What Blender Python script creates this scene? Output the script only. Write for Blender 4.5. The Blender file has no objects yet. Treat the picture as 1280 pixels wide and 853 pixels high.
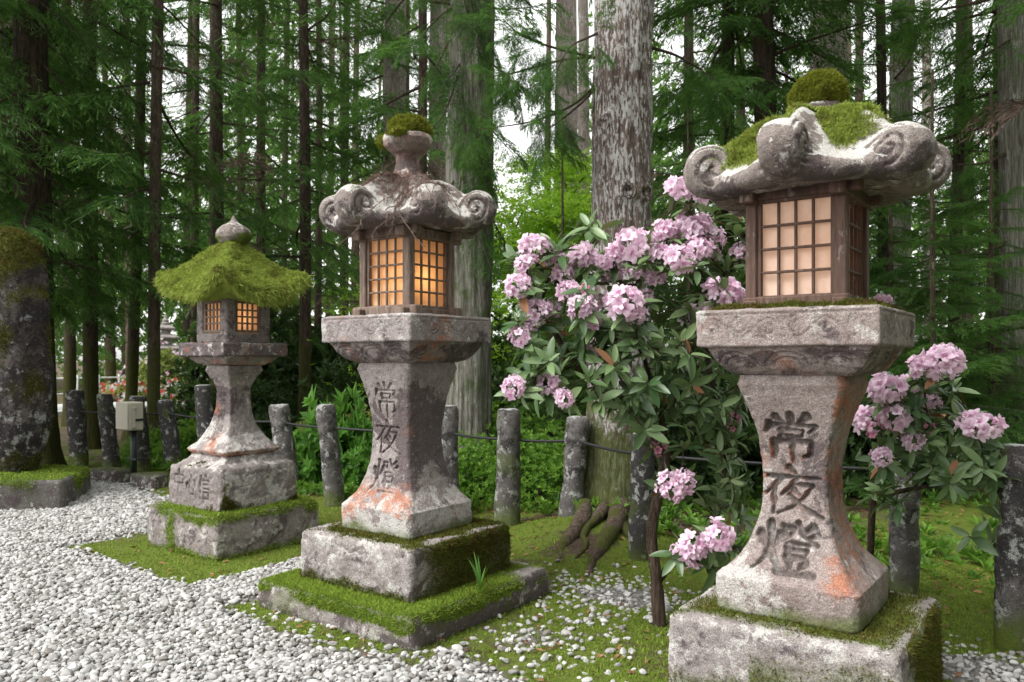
import bpy, math, random
import numpy as np

RNG = np.random.default_rng(11)
random.seed(5)
PI = math.pi
scene = bpy.context.scene
COL = scene.collection
FPX, EYE, HY = 1000.0, 1.42, 451.0          # focal length in px of the 1280 px photo, eye height, horizon row


def at(px, py, d):
    return np.array([(px - 640) / FPX * d, d, EYE + (HY - py) / FPX * d])


# ------------------------------------------------------------------ noise
def _hash(ix, iy, iz, seed):
    h = (ix.astype(np.int64) * 374761393 + iy.astype(np.int64) * 668265263 +
         iz.astype(np.int64) * 2147483647 + seed * 1274126177) & 0xFFFFFFFF
    h = ((h ^ (h >> 13)) * 1274126177) & 0xFFFFFFFF
    h = ((h ^ (h >> 16)) * 2246822519) & 0xFFFFFFFF
    return ((h ^ (h >> 15)) & 0xFFFFFF) / float(0xFFFFFF)


def vnoise(P, scale, seed=0):
    Q = np.asarray(P, float) * scale
    I = np.floor(Q)
    f = Q - I
    f = f * f * (3 - 2 * f)
    I = I.astype(np.int64)
    out = 0
    for dx in (0, 1):
        wx = f[:, 0] if dx else 1 - f[:, 0]
        for dy in (0, 1):
            wy = f[:, 1] if dy else 1 - f[:, 1]
            for dz in (0, 1):
                wz = f[:, 2] if dz else 1 - f[:, 2]
                out = out + wx * wy * wz * _hash(I[:, 0] + dx, I[:, 1] + dy, I[:, 2] + dz, seed)
    return out * 2 - 1


def fbm(P, scale, octv=4, seed=0, gain=.5):
    a, s, t = 1.0, 0.0, 0.0
    for k in range(octv):
        s = s + a * vnoise(P, scale * 2 ** k, seed + 17 * k)
        t += a
        a *= gain
    return s / t


def sstep(a, b, x):
    t = np.clip((np.asarray(x, float) - a) / (b - a), 0, 1)
    return t * t * (3 - 2 * t)


# ------------------------------------------------------------------ mesh helpers
class Geo:
    """a bag of arrays: vertices, faces, float attributes, material index"""

    def __init__(self):
        self.V, self.F, self.M, self.A = [], [], [], {}
        self.n = 0

    def add(self, V, faces, mat=0, **attrs):
        V = np.asarray(V, float).reshape(-1, 3)
        if not isinstance(faces, (list, tuple)):
            faces = [faces]
        for f in faces:
            f = np.asarray(f, np.int64)
            if f.size == 0:
                continue
            self.F.append(f + self.n)
            self.M.append(np.full(len(f), mat, np.int32))
        for k in set(self.A) | set(attrs):
            if k not in self.A:
                self.A[k] = [np.zeros(self.n)] if self.n else []
            v = attrs.get(k, 0.0)
            self.A[k].append(np.full(len(V), float(v)) if np.isscalar(v) else np.asarray(v, float))
        self.V.append(V)
        self.n += len(V)
        return self

    def arrays(self):
        return np.concatenate(self.V), self.F

    def mesh(self, name, mats, smooth=True):
        V = np.concatenate(self.V)
        me = bpy.data.meshes.new(name)
        me.vertices.add(len(V))
        me.vertices.foreach_set('co', V.astype(np.float32).ravel())
        loops = np.concatenate([f.ravel() for f in self.F]).astype(np.int32)
        tot = np.concatenate([np.full(len(f), f.shape[1], np.int32) for f in self.F])
        st = np.concatenate([[0], np.cumsum(tot)[:-1]]).astype(np.int32)
        me.loops.add(len(loops))
        me.loops.foreach_set('vertex_index', loops)
        me.polygons.add(len(tot))
        me.polygons.foreach_set('loop_start', st)
        me.polygons.foreach_set('loop_total', tot)
        me.polygons.foreach_set('material_index', np.concatenate(self.M))
        me.polygons.foreach_set('use_smooth', np.full(len(tot), smooth, bool))
        for k, v in self.A.items():
            a = me.attributes.new(k, 'FLOAT', 'POINT')
            a.data.foreach_set('value', np.concatenate(v).astype(np.float32))
        for m in (mats if isinstance(mats, (list, tuple)) else [mats]):
            me.materials.append(m)
        me.update(calc_edges=True)
        return me

    def build(self, name, mats, parent=None, smooth=True):
        o = bpy.data.objects.new(name, self.mesh(name, mats, smooth))
        COL.objects.link(o)
        if parent is not None:
            o.parent = parent
        return o


def tag(o, label=None, cat=None, group=None, kind=None):
    if label:
        o['label'] = label
    if cat:
        o['category'] = cat
    if group:
        o['group'] = group
    if kind:
        o['kind'] = kind
    return o


def thing(name, label, cat, loc=(0, 0, 0), rz=0.0, group=None):
    o = bpy.data.objects.new(name, None)
    COL.objects.link(o)
    o.empty_display_size = .1
    o.location = [float(v) for v in loc]
    o.rotation_euler = (0, 0, rz)
    return tag(o, label, cat, group)


def quads_to_tris(faces):
    out = []
    for f in faces:
        if f.shape[1] == 3:
            out.append(f)
        else:
            out += [f[:, [0, 1, 2]], f[:, [0, 2, 3]]]
    return np.concatenate(out)


def sample(V, faces, n, mask=None):
    T = quads_to_tris(faces)
    a, b, c = V[T[:, 0]], V[T[:, 1]], V[T[:, 2]]
    nr = np.cross(b - a, c - a)
    ar = np.linalg.norm(nr, axis=1)
    w = ar.copy()
    if mask is not None:
        w = w * mask[T].mean(1)
    if w.sum() <= 0:
        return np.zeros((0, 3)), np.zeros((0, 3))
    i = RNG.choice(len(T), n, p=w / w.sum())
    r1, r2 = np.sqrt(RNG.random(n)), RNG.random(n)
    P = a[i] * (1 - r1)[:, None] + b[i] * (r1 * (1 - r2))[:, None] + c[i] * (r1 * r2)[:, None]
    return P, nr[i] / (ar[i][:, None] + 1e-12)


def norm(v):
    return v / (np.linalg.norm(v, axis=-1, keepdims=True) + 1e-12)


def frames(D, U=None):
    """rotation matrices whose columns are x=side, y=D, z=up-ish"""
    D = norm(D)
    if U is None:
        U = np.tile([0., 0, 1], (len(D), 1))
    X = np.cross(D, U)
    bad = np.linalg.norm(X, axis=1) < 1e-4
    X[bad] = [1, 0, 0]
    X = norm(X)
    Z = np.cross(X, D)
    return np.stack([X, D, Z], axis=2)


def scatter(T, faces, R, S, P):
    """copies of template T (k,3) -> vertices, faces"""
    S = np.asarray(S, float)
    S = S[:, None] if S.ndim == 1 else S
    W = T[None] * S[:, None, :]
    V = np.einsum('nij,nkj->nki', R, W) + P[:, None, :]
    n, k = len(P), len(T)
    F = [(np.arange(n)[:, None, None] * k + np.asarray(f)[None]).reshape(-1, np.asarray(f).shape[1]) for f in faces]
    return V.reshape(-1, 3), F


def grid_faces(nr, nc, wrap=False):
    i, j = np.meshgrid(np.arange(nr - 1), np.arange(nc if wrap else nc - 1), indexing='ij')
    j2 = (j + 1) % nc
    return np.stack([i * nc + j, i * nc + j2, (i + 1) * nc + j2, (i + 1) * nc + j], -1).reshape(-1, 4)


def vnormals(V, faces):
    T = quads_to_tris(faces)
    nr = np.cross(V[T[:, 1]] - V[T[:, 0]], V[T[:, 2]] - V[T[:, 0]])
    N = np.zeros_like(V)
    for k in range(3):
        np.add.at(N, T[:, k], nr)
    return norm(N)


def tube(P, r, n=8, cap=True, twist=None):
    P = np.asarray(P, float)
    r = np.broadcast_to(np.asarray(r, float), (len(P),))
    d = np.gradient(P, axis=0)
    d = norm(d)
    ref = np.array([0, 0, 1.]) if abs(d[:, 2]).mean() < .8 else np.array([0, 1., 0])
    X = norm(np.cross(d, ref))
    Y = np.cross(d, X)
    a = np.linspace(0, 2 * PI, n, endpoint=False)
    V = (P[:, None] + (X[:, None] * np.cos(a)[None, :, None] + Y[:, None] * np.sin(a)[None, :, None]) * r[:, None, None])
    V = V.reshape(-1, 3)
    F = [grid_faces(len(P), n, True)]
    if cap:
        F.append(np.stack([np.arange(n)[::-1][1:-1] * 0 + n - 1 - 0, np.arange(n - 2)[::-1] + 1, np.arange(n - 2)[::-1]], 1))
        b = (len(P) - 1) * n
        F.append(np.stack([np.full(n - 2, b), b + np.arange(1, n - 1), b + np.arange(2, n)], 1))
    return V, F


def box(c, s, bev=.006):
    """chamfered box, c centre, s full size"""
    c, h = np.asarray(c, float), np.asarray(s, float) / 2
    bev = min(bev, h.min() * .45)
    V, idx = [], {}
    for sx in (-1, 1):
        for sy in (-1, 1):
            for sz in (-1, 1):
                for ax in range(3):
                    p = np.array([sx, sy, sz]) * (h - bev)
                    p[ax] = (sx, sy, sz)[ax] * h[ax]
                    idx[(sx, sy, sz, ax)] = len(V)
                    V.append(c + p)
    Q, T = [], []
    for ax in range(3):
        b, d = (ax + 1) % 3, (ax + 2) % 3
        for s_ in (-1, 1):
            ring = []
            for (u, v) in ((-1, -1), (1, -1), (1, 1), (-1, 1)):
                k = [0, 0, 0]
                k[ax], k[b], k[d] = s_, u, v
                ring.append(idx[(*k, ax)])
            Q.append(ring if s_ > 0 else ring[::-1])
        for u in (-1, 1):
            for v in (-1, 1):
                k0, k1 = [0, 0, 0], [0, 0, 0]
                k0[ax], k1[ax] = -1, 1
                for k in (k0, k1):
                    k[b], k[d] = u, v
                q = [idx[(*k0, b)], idx[(*k1, b)], idx[(*k1, d)], idx[(*k0, d)]]
                Q.append(q if u * v > 0 else q[::-1])
    for sx in (-1, 1):
        for sy in (-1, 1):
            for sz in (-1, 1):
                t = [idx[(sx, sy, sz, a)] for a in range(3)]
                T.append(t if sx * sy * sz > 0 else t[::-1])
    return np.array(V), [np.array(Q), np.array(T)]


def resample(prof, step):
    prof = np.asarray(prof, float)
    seg = np.linalg.norm(np.diff(prof, axis=0), axis=1)
    out = [prof[0]]
    for a, b, l in zip(prof[:-1], prof[1:], seg):
        n = max(1, int(math.ceil(l / step)))
        for k in range(1, n + 1):
            out.append(a + (b - a) * k / n)
    return np.array(out)


def curve(pts, n=24):
    """smooth Catmull-Rom through points"""
    p = np.asarray(pts, float)
    p = np.vstack([2 * p[0] - p[1], p, 2 * p[-1] - p[-2]])
    out = []
    m = len(p) - 3
    for i in range(m):
        t = np.linspace(0, 1, n, endpoint=(i == m - 1))[:, None]
        a, b, c, d = p[i:i + 4]
        out.append(.5 * (2 * b + (c - a) * t + (2 * a - 5 * b + 4 * c - d) * t ** 2 + (3 * b - a - 3 * c + d) * t ** 3))
    return np.vstack(out)


# ------------------------------------------------------------------ materials
def lin(r, g, b):
    f = lambda c: c / 12.92 if c <= .04045 else ((c + .055) / 1.055) ** 2.4
    return (f(r / 255), f(g / 255), f(b / 255), 1)


class NT:
    def __init__(self, name):
        self.mat = bpy.data.materials.new(name)
        self.mat.use_nodes = True
        self.t = self.mat.node_tree
        self.t.nodes.clear()
        self.out = self.n('ShaderNodeOutputMaterial')
        self.bsdf = self.n('ShaderNodeBsdfPrincipled')
        self.t.links.new(self.bsdf.outputs[0], self.out.inputs[0])
        self._tc = None

    def n(self, typ, **kw):
        nd = self.t.nodes.new(typ)
        for k, v in kw.items():
            setattr(nd, k, v)
        return nd

    def put(self, sock, v):
        if isinstance(v, bpy.types.NodeSocket):
            self.t.links.new(v, sock)
        elif v is not None:
            if sock.type == 'RGBA' and len(v) == 3:
                v = (*v, 1)
            sock.default_value = v

    def coord(self, scale=(1, 1, 1), which='Object'):
        if self._tc is None:
            self._tc = self.n('ShaderNodeTexCoord')
        if tuple(scale) == (1, 1, 1):
            return self._tc.outputs[which]
        m = self.n('ShaderNodeMapping')
        self.put(m.inputs['Vector'], self._tc.outputs[which])
        m.inputs['Scale'].default_value = scale
        return m.outputs[0]

    def noise(self, scale, detail=4, rough=.55, vec=None, dist=0.0):
        nd = self.n('ShaderNodeTexNoise')
        self.put(nd.inputs['Vector'], vec if vec is not None else self.coord())
        nd.inputs['Scale'].default_value = scale
        nd.inputs['Detail'].default_value = detail
        nd.inputs['Roughness'].default_value = rough
        nd.inputs['Distortion'].default_value = dist
        return nd.outputs['Fac']

    def ramp(self, fac, a, b):
        """smooth threshold: 0 below a, 1 above b"""
        nd = self.n('ShaderNodeMapRange', interpolation_type='SMOOTHSTEP')
        self.put(nd.inputs['Value'], fac)
        self.put(nd.inputs['From Min'], a)
        self.put(nd.inputs['From Max'], b)
        return nd.outputs[0]

    def math(self, op, a, b=None, clamp=False):
        nd = self.n('ShaderNodeMath', operation=op, use_clamp=clamp)
        self.put(nd.inputs[0], a)
        if b is not None:
            self.put(nd.inputs[1], b)
        return nd.outputs[0]

    def mix(self, fac, a, b, mode='MIX'):
        nd = self.n('ShaderNodeMix', data_type='RGBA', blend_type=mode)
        nd.clamp_factor = True
        self.put(nd.inputs[0], fac)
        self.put(nd.inputs[6], a)
        self.put(nd.inputs[7], b)
        return nd.outputs[2]

    def attr(self, name):
        nd = self.n('ShaderNodeAttribute', attribute_name=name)
        return nd.outputs['Fac']

    def bump(self, h, strength=.5, dist=.01, normal=None):
        nd = self.n('ShaderNodeBump')
        nd.inputs['Strength'].default_value = strength
        nd.inputs['Distance'].default_value = dist
        self.put(nd.inputs['Height'], h)
        if normal is not None:
            self.put(nd.inputs['Normal'], normal)
        return nd.outputs[0]

    def finish(self, color, rough=.85, normal=None, spec=.3):
        self.put(self.bsdf.inputs['Base Color'], color)
        self.put(self.bsdf.inputs['Roughness'], rough)
        self.bsdf.inputs['Specular IOR Level'].default_value = spec
        if normal is not None:
            self.put(self.bsdf.inputs['Normal'], normal)
        return self.mat

    def translucent(self, color, amount):
        tr = self.n('ShaderNodeBsdfTranslucent')
        self.put(tr.inputs[0], color)
        mx = self.n('ShaderNodeMixShader')
        mx.inputs[0].default_value = amount
        self.t.links.new(self.bsdf.outputs[0], mx.inputs[1])
        self.t.links.new(tr.outputs[0], mx.inputs[2])
        self.t.links.new(mx.outputs[0], self.out.inputs[0])


def stone_mat(name, a, b, lichen=.5, stain=.5, stainc=(.085, .065, .068), moss=(.11, .15, .022), grain=1.0,
              lichc=(.50, .485, .46), gdark=.62):
    t = NT(name)
    c = t.mix(t.ramp(t.noise(2.6, 5, .6), .35, .65), a, b)
    c = t.mix(t.ramp(t.noise(14, 5, .65), .42, .75), c, (a[0] * .72, a[1] * .68, a[2] * .66))
    # dark algae film with ragged hard edges
    st = t.math('ADD', t.noise(4.6, 9, .74, dist=.3), t.math('MULTIPLY', t.attr('stain'), .30))
    c = t.mix(t.math('MULTIPLY', t.ramp(st, .60 - .05 * stain, .655 - .05 * stain), .82), c, stainc)
    # pale crust lichen
    li = t.math('ADD', t.noise(10, 9, .74, dist=.2), t.math('MULTIPLY', t.attr('lichen'), .16))
    c = t.mix(t.math('MULTIPLY', t.ramp(li, .62 - .06 * lichen, .68 - .06 * lichen), .8), c, lichc)
    li2 = t.noise(38, 6, .7)
    c = t.mix(t.math('MULTIPLY', t.ramp(li2, .60, .68), .55), c, lichc)
    c = t.mix(t.math('MULTIPLY', t.ramp(t.noise(30, 5, .7, vec=t.coord((1.3, 1, .8))), .62, .68), .5), c, stainc)
    # orange alga
    ru = t.math('MULTIPLY', t.attr('rust'), t.ramp(t.noise(15, 9, .8), .43, .57))
    c = t.mix(t.math('MULTIPLY', ru, .75), c, (.38, .135, .065))
    # granite grain
    g = t.noise(190, 2, .6)
    c = t.mix(.30 * grain, c, t.mix(t.ramp(g, .38, .62), (.05, .045, .045), (1, .97, .93)), 'OVERLAY')
    vo = t.n('ShaderNodeTexVoronoi')
    t.put(vo.inputs['Vector'], t.coord())
    vo.inputs['Scale'].default_value = 150
    c = t.mix(t.math('MULTIPLY', t.ramp(vo.outputs['Distance'], .22, .10), .35 * grain), c, (.04, .035, .035))
    c = t.mix(t.math('MULTIPLY', t.math('MULTIPLY', t.attr('groove'), gdark), t.ramp(t.noise(20, 5, .7), .25, .55)), c, (.034, .030, .025))
    mo = t.math('MULTIPLY', t.attr('moss'), t.ramp(t.noise(45, 4, .6), .15, .45))
    mc = t.mix(t.noise(22, 4, .6), (moss[0] * .5, moss[1] * .5, moss[2] * .5), moss)
    c = t.mix(mo, c, mc)
    h = t.math('ADD', t.math('MULTIPLY', t.noise(55, 6, .65), 1.0), t.math('MULTIPLY', t.noise(210, 3, .6), .45))
    return t.finish(c, .92, t.bump(h, .75, .012), .25)


def leaf_mat(name, dark, light, trans=.35, rough=.5, spec=.4, tcol=None, scale=1.2, under=None):
    t = NT(name)
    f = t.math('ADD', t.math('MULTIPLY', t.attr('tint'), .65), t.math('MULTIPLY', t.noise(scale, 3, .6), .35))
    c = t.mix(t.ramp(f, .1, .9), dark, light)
    if under is not None:
        g = t.n('ShaderNodeNewGeometry')
        c2 = t.mix(g.outputs['Backfacing'], c, under)
    else:
        c2 = c
    t.finish(c2, rough, None, spec)
    if trans > 0:
        tc = tcol or (min(1, light[0] * 1.6), min(1, light[1] * 1.7), light[2])
        t.translucent(t.mix(.6, c, tc), trans)
    return t.mat


def moss_mat(name, dark, light, brown=(.10, .065, .018), brownish=.25):
    t = NT(name)
    c = t.mix(t.attr('tint'), dark, light)
    c = t.mix(t.math('MULTIPLY', t.ramp(t.noise(8, 6, .7), .50, .64), min(1, brownish * 1.8)), c, brown)
    c = t.mix(t.math('MULTIPLY', t.ramp(t.noise(19, 4, .6), .45, .75), .45), c, dark)
    t.finish(c, .8, None, .2)
    t.translucent(c, .25)
    return t.mat


def bark_mat(name, a, b, pale=None, pale_amt=.5, moss=0.0, vs=.16, freq=22, mossc=(.06, .075, .012)):
    t = NT(name)
    vec = t.coord((1, 1, vs))
    n1 = t.noise(freq, 6, .65, vec=vec)
    n2 = t.noise(freq * 2.7, 5, .65, vec=vec)
    c = t.mix(t.ramp(n1, .32, .68), a, b)
    c = t.mix(t.math('MULTIPLY', t.ramp(n2, .56, .38), .6), c, (a[0] * .35, a[1] * .33, a[2] * .33))
    if pale is not None:
        p = t.math('ADD', t.noise(freq * 2.1, 6, .68, vec=t.coord((1, 1, vs * 1.7))), t.math('MULTIPLY', t.noise(3.5, 5, .65), .45))
        c = t.mix(t.math('MULTIPLY', t.ramp(p, .86 - .11 * pale_amt, .92 - .11 * pale_amt), .85), c, pale)
    if moss:
        m = t.math('ADD', t.noise(3.0, 5, .7), t.math('MULTIPLY', t.attr('moss'), .4))
        c = t.mix(t.math('MULTIPLY', t.ramp(m, .66 - .16 * moss, .78 - .16 * moss), .85), c, mossc)
    h = t.math('ADD', n1, t.math('MULTIPLY', n2, .6))
    return t.finish(c, .9, t.bump(h, .9, .03), .2)


def wood_mat(name, a, b, c_):
    t = NT(name)
    v = t.coord((1, 1, .12))
    n1 = t.noise(60, 6, .6, vec=v)
    n2 = t.noise(5, 5, .65)
    c = t.mix(t.ramp(n1, .3, .7), a, b)
    c = t.mix(t.math('MULTIPLY', t.ramp(n2, .5, .66), .7), c, c_)
    c = t.mix(t.math('MULTIPLY', t.ramp(t.noise(28, 5, .7, vec=t.coord((1, 1, .3))), .60, .67), .6), c, (.30, .27, .23))
    return t.finish(c, .8, t.bump(n1, .6, .006), .25)


def plain(name, col, rough=.6, spec=.4, var=.25, scale=8, metal=0.0, emit=None):
    t = NT(name)
    c = t.mix(t.math('MULTIPLY', t.ramp(t.noise(scale, 5, .65), .35, .7), var), col, tuple(x * .45 for x in col[:3]))
    t.finish(c, rough, t.bump(t.noise(scale * 8, 3), .15, .004), spec)
    t.bsdf.inputs['Metallic'].default_value = metal
    return t.mat


M = {}
M['stone_r'] = stone_mat('stone_right', (.265, .215, .202), (.335, .290, .272), .52, .50)
M['stone_m'] = stone_mat('stone_middle', (.26, .225, .22), (.35, .315, .305), .62, .60, gdark=.26)
M['stone_l'] = stone_mat('stone_left', (.215, .188, .182), (.29, .258, .248), .58, .62)
M['roof_stone'] = stone_mat('roof_stone', (.20, .170, .155), (.285, .25, .23), .58, .50, lichc=(.56, .55, .52))
M['plinth'] = stone_mat('plinth_stone', (.25, .225, .215), (.34, .31, .30), .58, .55)
M['stele'] = stone_mat('stele_stone', (.055, .046, .043), (.12, .105, .098), .35, 1.5, (.018, .015, .016), (.085, .085, .013), lichc=(.30, .31, .31))
M['post'] = stone_mat('post_stone', (.095, .088, .086), (.17, .158, .154), .62, .85, (.030, .028, .028), lichc=(.40, .41, .40))
M['kerb'] = stone_mat('kerb_stone', (.115, .108, .10), (.18, .172, .16), .55, .8, moss=(.075, .10, .02))
M['moss_lush'] = moss_mat('moss_lush', (.10, .165, .017), (.36, .49, .07), brownish=.15)
M['moss_roof'] = moss_mat('moss_roof', (.16, .215, .03), (.46, .54, .12), brownish=.30)
M['moss_gold'] = moss_mat('moss_gold', (.075, .095, .008), (.31, .34, .04), brownish=.35)
M['moss_dark'] = moss_mat('moss_dark', (.045, .052, .008), (.17, .18, .028), brownish=.55)
M['moss_ground'] = moss_mat('moss_ground', (.085, .14, .014), (.32, .45, .06), brownish=.26)
M['wood_red'] = wood_mat('wood_red', (.085, .050, .038), (.15, .095, .073), (.060, .040, .032))
M['wood_grey'] = wood_mat('wood_grey', (.13, .085, .065), (.25, .19, .155), (.10, .07, .055))
M['bark_big'] = bark_mat('bark_big', (.085, .060, .050), (.20, .158, .138), (.44, .43, .415), 1.35, .20, freq=24)
M['bark_grey'] = bark_mat('bark_grey', (.125, .115, .096), (.29, .275, .235), (.38, .40, .34), .45, .30, freq=26, vs=.07, mossc=(.09, .12, .05))
M['bark_pale'] = bark_mat('bark_pale', (.24, .19, .165), (.38, .34, .31), (.52, .50, .48), .5, 0, freq=20)
M['bark_dark'] = bark_mat('bark_dark', (.042, .030, .022), (.100, .074, .056), None, 0, .45, freq=24, mossc=(.045, .05, .008))
M['bark_mid'] = bark_mat('bark_mid', (.07, .048, .035), (.14, .105, .08), (.25, .24, .2), .25, .40, freq=24, mossc=(.06, .07, .012))
M['twig'] = bark_mat('twig_bark', (.055, .036, .026), (.12, .085, .062), (.30, .28, .25), .25, .3, freq=40)
M['cedar'] = leaf_mat('cedar_needles', (.013, .042, .013), (.085, .175, .034), .44, .6, .2, (.17, .36, .06))
M['cedar_fresh'] = leaf_mat('cedar_needles_fresh', (.018, .058, .014), (.085, .20, .035), .36, .6, .2, (.22, .42, .06))
M['dead_needles'] = leaf_mat('dead_needles', (.085, .055, .045), (.27, .19, .165), .1, .8, .1)
M['maple'] = leaf_mat('maple_leaves', (.14, .30, .02), (.34, .56, .06), .55, .5, .2, (.50, .75, .08))
M['azalea'] = leaf_mat('azalea_leaves', (.038, .11, .014), (.19, .34, .05), .36, .5, .35)
M['azalea_pale'] = leaf_mat('pale_shrub_leaves', (.09, .14, .03), (.28, .33, .11), .32, .55, .3)
M['broad'] = leaf_mat('broad_leaves', (.035, .11, .02), (.14, .30, .055), .38, .4, .4)
M['fern'] = leaf_mat('fern_fronds', (.05, .13, .02), (.16, .30, .06), .4, .5, .3)
M['darkshrub'] = leaf_mat('dark_shrub_leaves', (.015, .035, .011), (.055, .10, .026), .25, .45, .4)
M['far'] = leaf_mat('far_leaves', (.038, .095, .022), (.15, .28, .065), .48, .7, .1, (.28, .46, .10), scale=.15)
M['rhodo'] = leaf_mat('rhododendron_leaves', (.045, .10, .034), (.215, .31, .135), .22, .36, .5, (.16, .28, .05), under=(.15, .19, .09))
M['petal'] = leaf_mat('rhododendron_petals', (.76, .42, .62), (.96, .81, .91), .40, .6, .2, (.95, .68, .84), scale=14)
M['petal_red'] = leaf_mat('faded_petals', (.42, .12, .20), (.72, .34, .46), .25, .6, .2, (.8, .4, .5))
M['reds'] = leaf_mat('red_blossoms', (.40, .03, .03), (.75, .10, .09), .2, .6, .2)
M['whites'] = leaf_mat('white_blossoms', (.50, .42, .45), (.80, .76, .76), .2, .6, .2)
M['dead_leaf'] = leaf_mat('dead_leaves', (.11, .055, .03), (.32, .16, .08), .1, .7, .2)
M['iron'] = plain('black_iron', (.02, .02, .022), .6, .4)
M['box_paint'] = plain('beige_box_paint', (.47, .44, .36), .45, .45, .2, 5)
M['pole_black'] = plain('dark_pole_paint', (.018, .026, .03), .45, .45)
M['rail_white'] = plain('white_rail_paint', (.62, .63, .62), .5, .4, .15)
M['darkgap'] = plain('dark_opening', (.02, .018, .015), .9, .1)


def paper_mat(name, col, emis, strength):
    t = NT(name)
    n = t.noise(9, 4, .6)
    c = t.mix(t.ramp(t.noise(13, 6, .7), .35, .7), col, (col[0] * .80, col[1] * .70, col[2] * .60))
    c = t.mix(t.math('MULTIPLY', t.ramp(t.noise(5, 5, .7, vec=t.coord((1, 1, .35))), .52, .68), .55), c, (col[0] * .62, col[1] * .48, col[2] * .36))
    c = t.mix(t.math('MULTIPLY', t.ramp(t.noise(70, 3, .6), .66, .72), .5), c, (.3, .17, .12))
    t.finish(c, .7, None, .2)
    t.put(t.bsdf.inputs['Emission Color'], t.mix(n, emis, tuple(x * .8 for x in emis)))
    t.bsdf.inputs['Emission Strength'].default_value = strength
    t.translucent(col, .45)
    return t.mat


M['paper_r'] = paper_mat('paper_rose', (.86, .70, .60), (1, .72, .52), .10)
M['paper_m'] = paper_mat('paper_amber', (.80, .62, .43), (1, .6, .3), .03)
M['paper_l'] = paper_mat('paper_cream', (.82, .66, .52), (1, .5, .22), .05)

# pebbles: one colour per pebble
t = NT('pebble')
oi = t.n('ShaderNodeObjectInfo')
c = t.mix(oi.outputs['Random'], (.20, .195, .187), (.53, .52, .505))
c = t.mix(t.math('MULTIPLY', t.ramp(oi.outputs['Random'], .20, .05), .8), c, (.17, .15, .13))
c = t.mix(t.math('MULTIPLY', t.ramp(t.noise(30, 4, .6), .45, .7), .35), c, (.33, .315, .29))
M['pebble'] = t.finish(c, .75, t.bump(t.noise(90, 3), .2, .003), .3)

# ground
t = NT('earth')
n1 = t.noise(5, 7, .7)
soil = t.mix(t.ramp(n1, .35, .68), (.055, .036, .024), (.115, .085, .060))
soil = t.mix(t.math('MULTIPLY', t.ramp(t.noise(60, 5, .7), .5, .66), .7), soil, (.17, .13, .095))
grit = t.mix(t.ramp(t.noise(75, 4, .65), .35, .65), (.11, .105, .095), (.30, .29, .275))
c = t.mix(t.attr('grit'), soil, grit)
mossc = t.mix(t.noise(26, 5, .65), (.055, .085, .010), (.19, .25, .038))
c = t.mix(t.math('MULTIPLY', t.ramp(t.math('ADD', t.attr('moss'), t.math('MULTIPLY', t.math('SUBTRACT', t.noise(9, 6, .7), .5), .9)), .40, .62), .95), c, mossc)
M['earth'] = t.finish(c, .95, t.bump(t.math('ADD', t.noise(40, 6, .7), t.noise(140, 3)), .8, .02), .15)

# ------------------------------------------------------------------ world, sun, camera
w = bpy.data.worlds.new('World')
scene.world = w
w.use_nodes = True
nt = w.node_tree
bg = nt.nodes['Background']
sky = nt.nodes.new('ShaderNodeTexSky')
sky.sky_type = 'NISHITA'
sky.sun_disc = False
SUN_EL, SUN_AZ = math.radians(55), math.radians(238)     # azimuth clockwise from +Y
sky.sun_elevation, sky.sun_rotation = SUN_EL, SUN_AZ
sky.air_density, sky.dust_density, sky.ozone_density = 3.2, 1.5, 1.2
hs = nt.nodes.new('ShaderNodeHueSaturation')
hs.inputs['Saturation'].default_value = .04
nt.links.new(sky.outputs[0], hs.inputs['Color'])
nt.links.new(hs.outputs[0], bg.inputs[0])
bg.inputs[1].default_value = .15
sl = bpy.data.lights.new('sun', 'SUN')
sl.energy = 1.15
sl.angle = math.radians(22)
sl.color = (1, .975, .94)
so = bpy.data.objects.new('sun', sl)
COL.objects.link(so)
sd = np.array([math.sin(SUN_AZ) * math.cos(SUN_EL), math.cos(SUN_AZ) * math.cos(SUN_EL), math.sin(SUN_EL)])
from mathutils import Vector
so.rotation_euler = Vector(sd).to_track_quat('Z', 'Y').to_euler()
so.location = (-6, -8, 14)

cd = bpy.data.cameras.new('camera')
cam = bpy.data.objects.new('camera', cd)
COL.objects.link(cam)
cam.location = (0, 0, EYE)
cam.rotation_euler = (PI / 2, 0, 0)
cd.sensor_width = 36
cd.lens = 36 * FPX / 1280
cd.shift_y = (HY - 426.5) / 1280
cd.clip_end = 1500
cd.dof.use_dof = True
cd.dof.focus_distance = 4.2
cd.dof.aperture_fstop = 4.5
scene.camera = cam
vs = scene.view_settings
vs.view_transform = 'Standard'
vs.look = 'None'
vs.gamma = 1
vs.exposure = 1.30
cy = scene.cycles
cy.use_denoising = True
cy.max_bounces = 6
cy.diffuse_bounces = 3
cy.glossy_bounces = 2
cy.transmission_bounces = 4
cy.transparent_max_bounces = 4
cy.caustics_reflective = cy.caustics_refractive = False
cy.sample_clamp_indirect = 4

# ------------------------------------------------------------------ ground
ORG = np.array([-.62, 4.75])
A36 = math.radians(36)
ES = np.array([math.cos(A36), -math.sin(A36)])          # along the lantern row, towards the right
EN = np.array([-math.sin(A36), -math.cos(A36)])         # towards the camera


def row(x, y):
    dx, dy = x - ORG[0], y - ORG[1]
    return dx * ES[0] + dy * ES[1], dx * EN[0] + dy * EN[1]


def P3(x, y, z=0.0):
    return np.stack([x, y, np.full_like(x, z)], 1)


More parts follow.
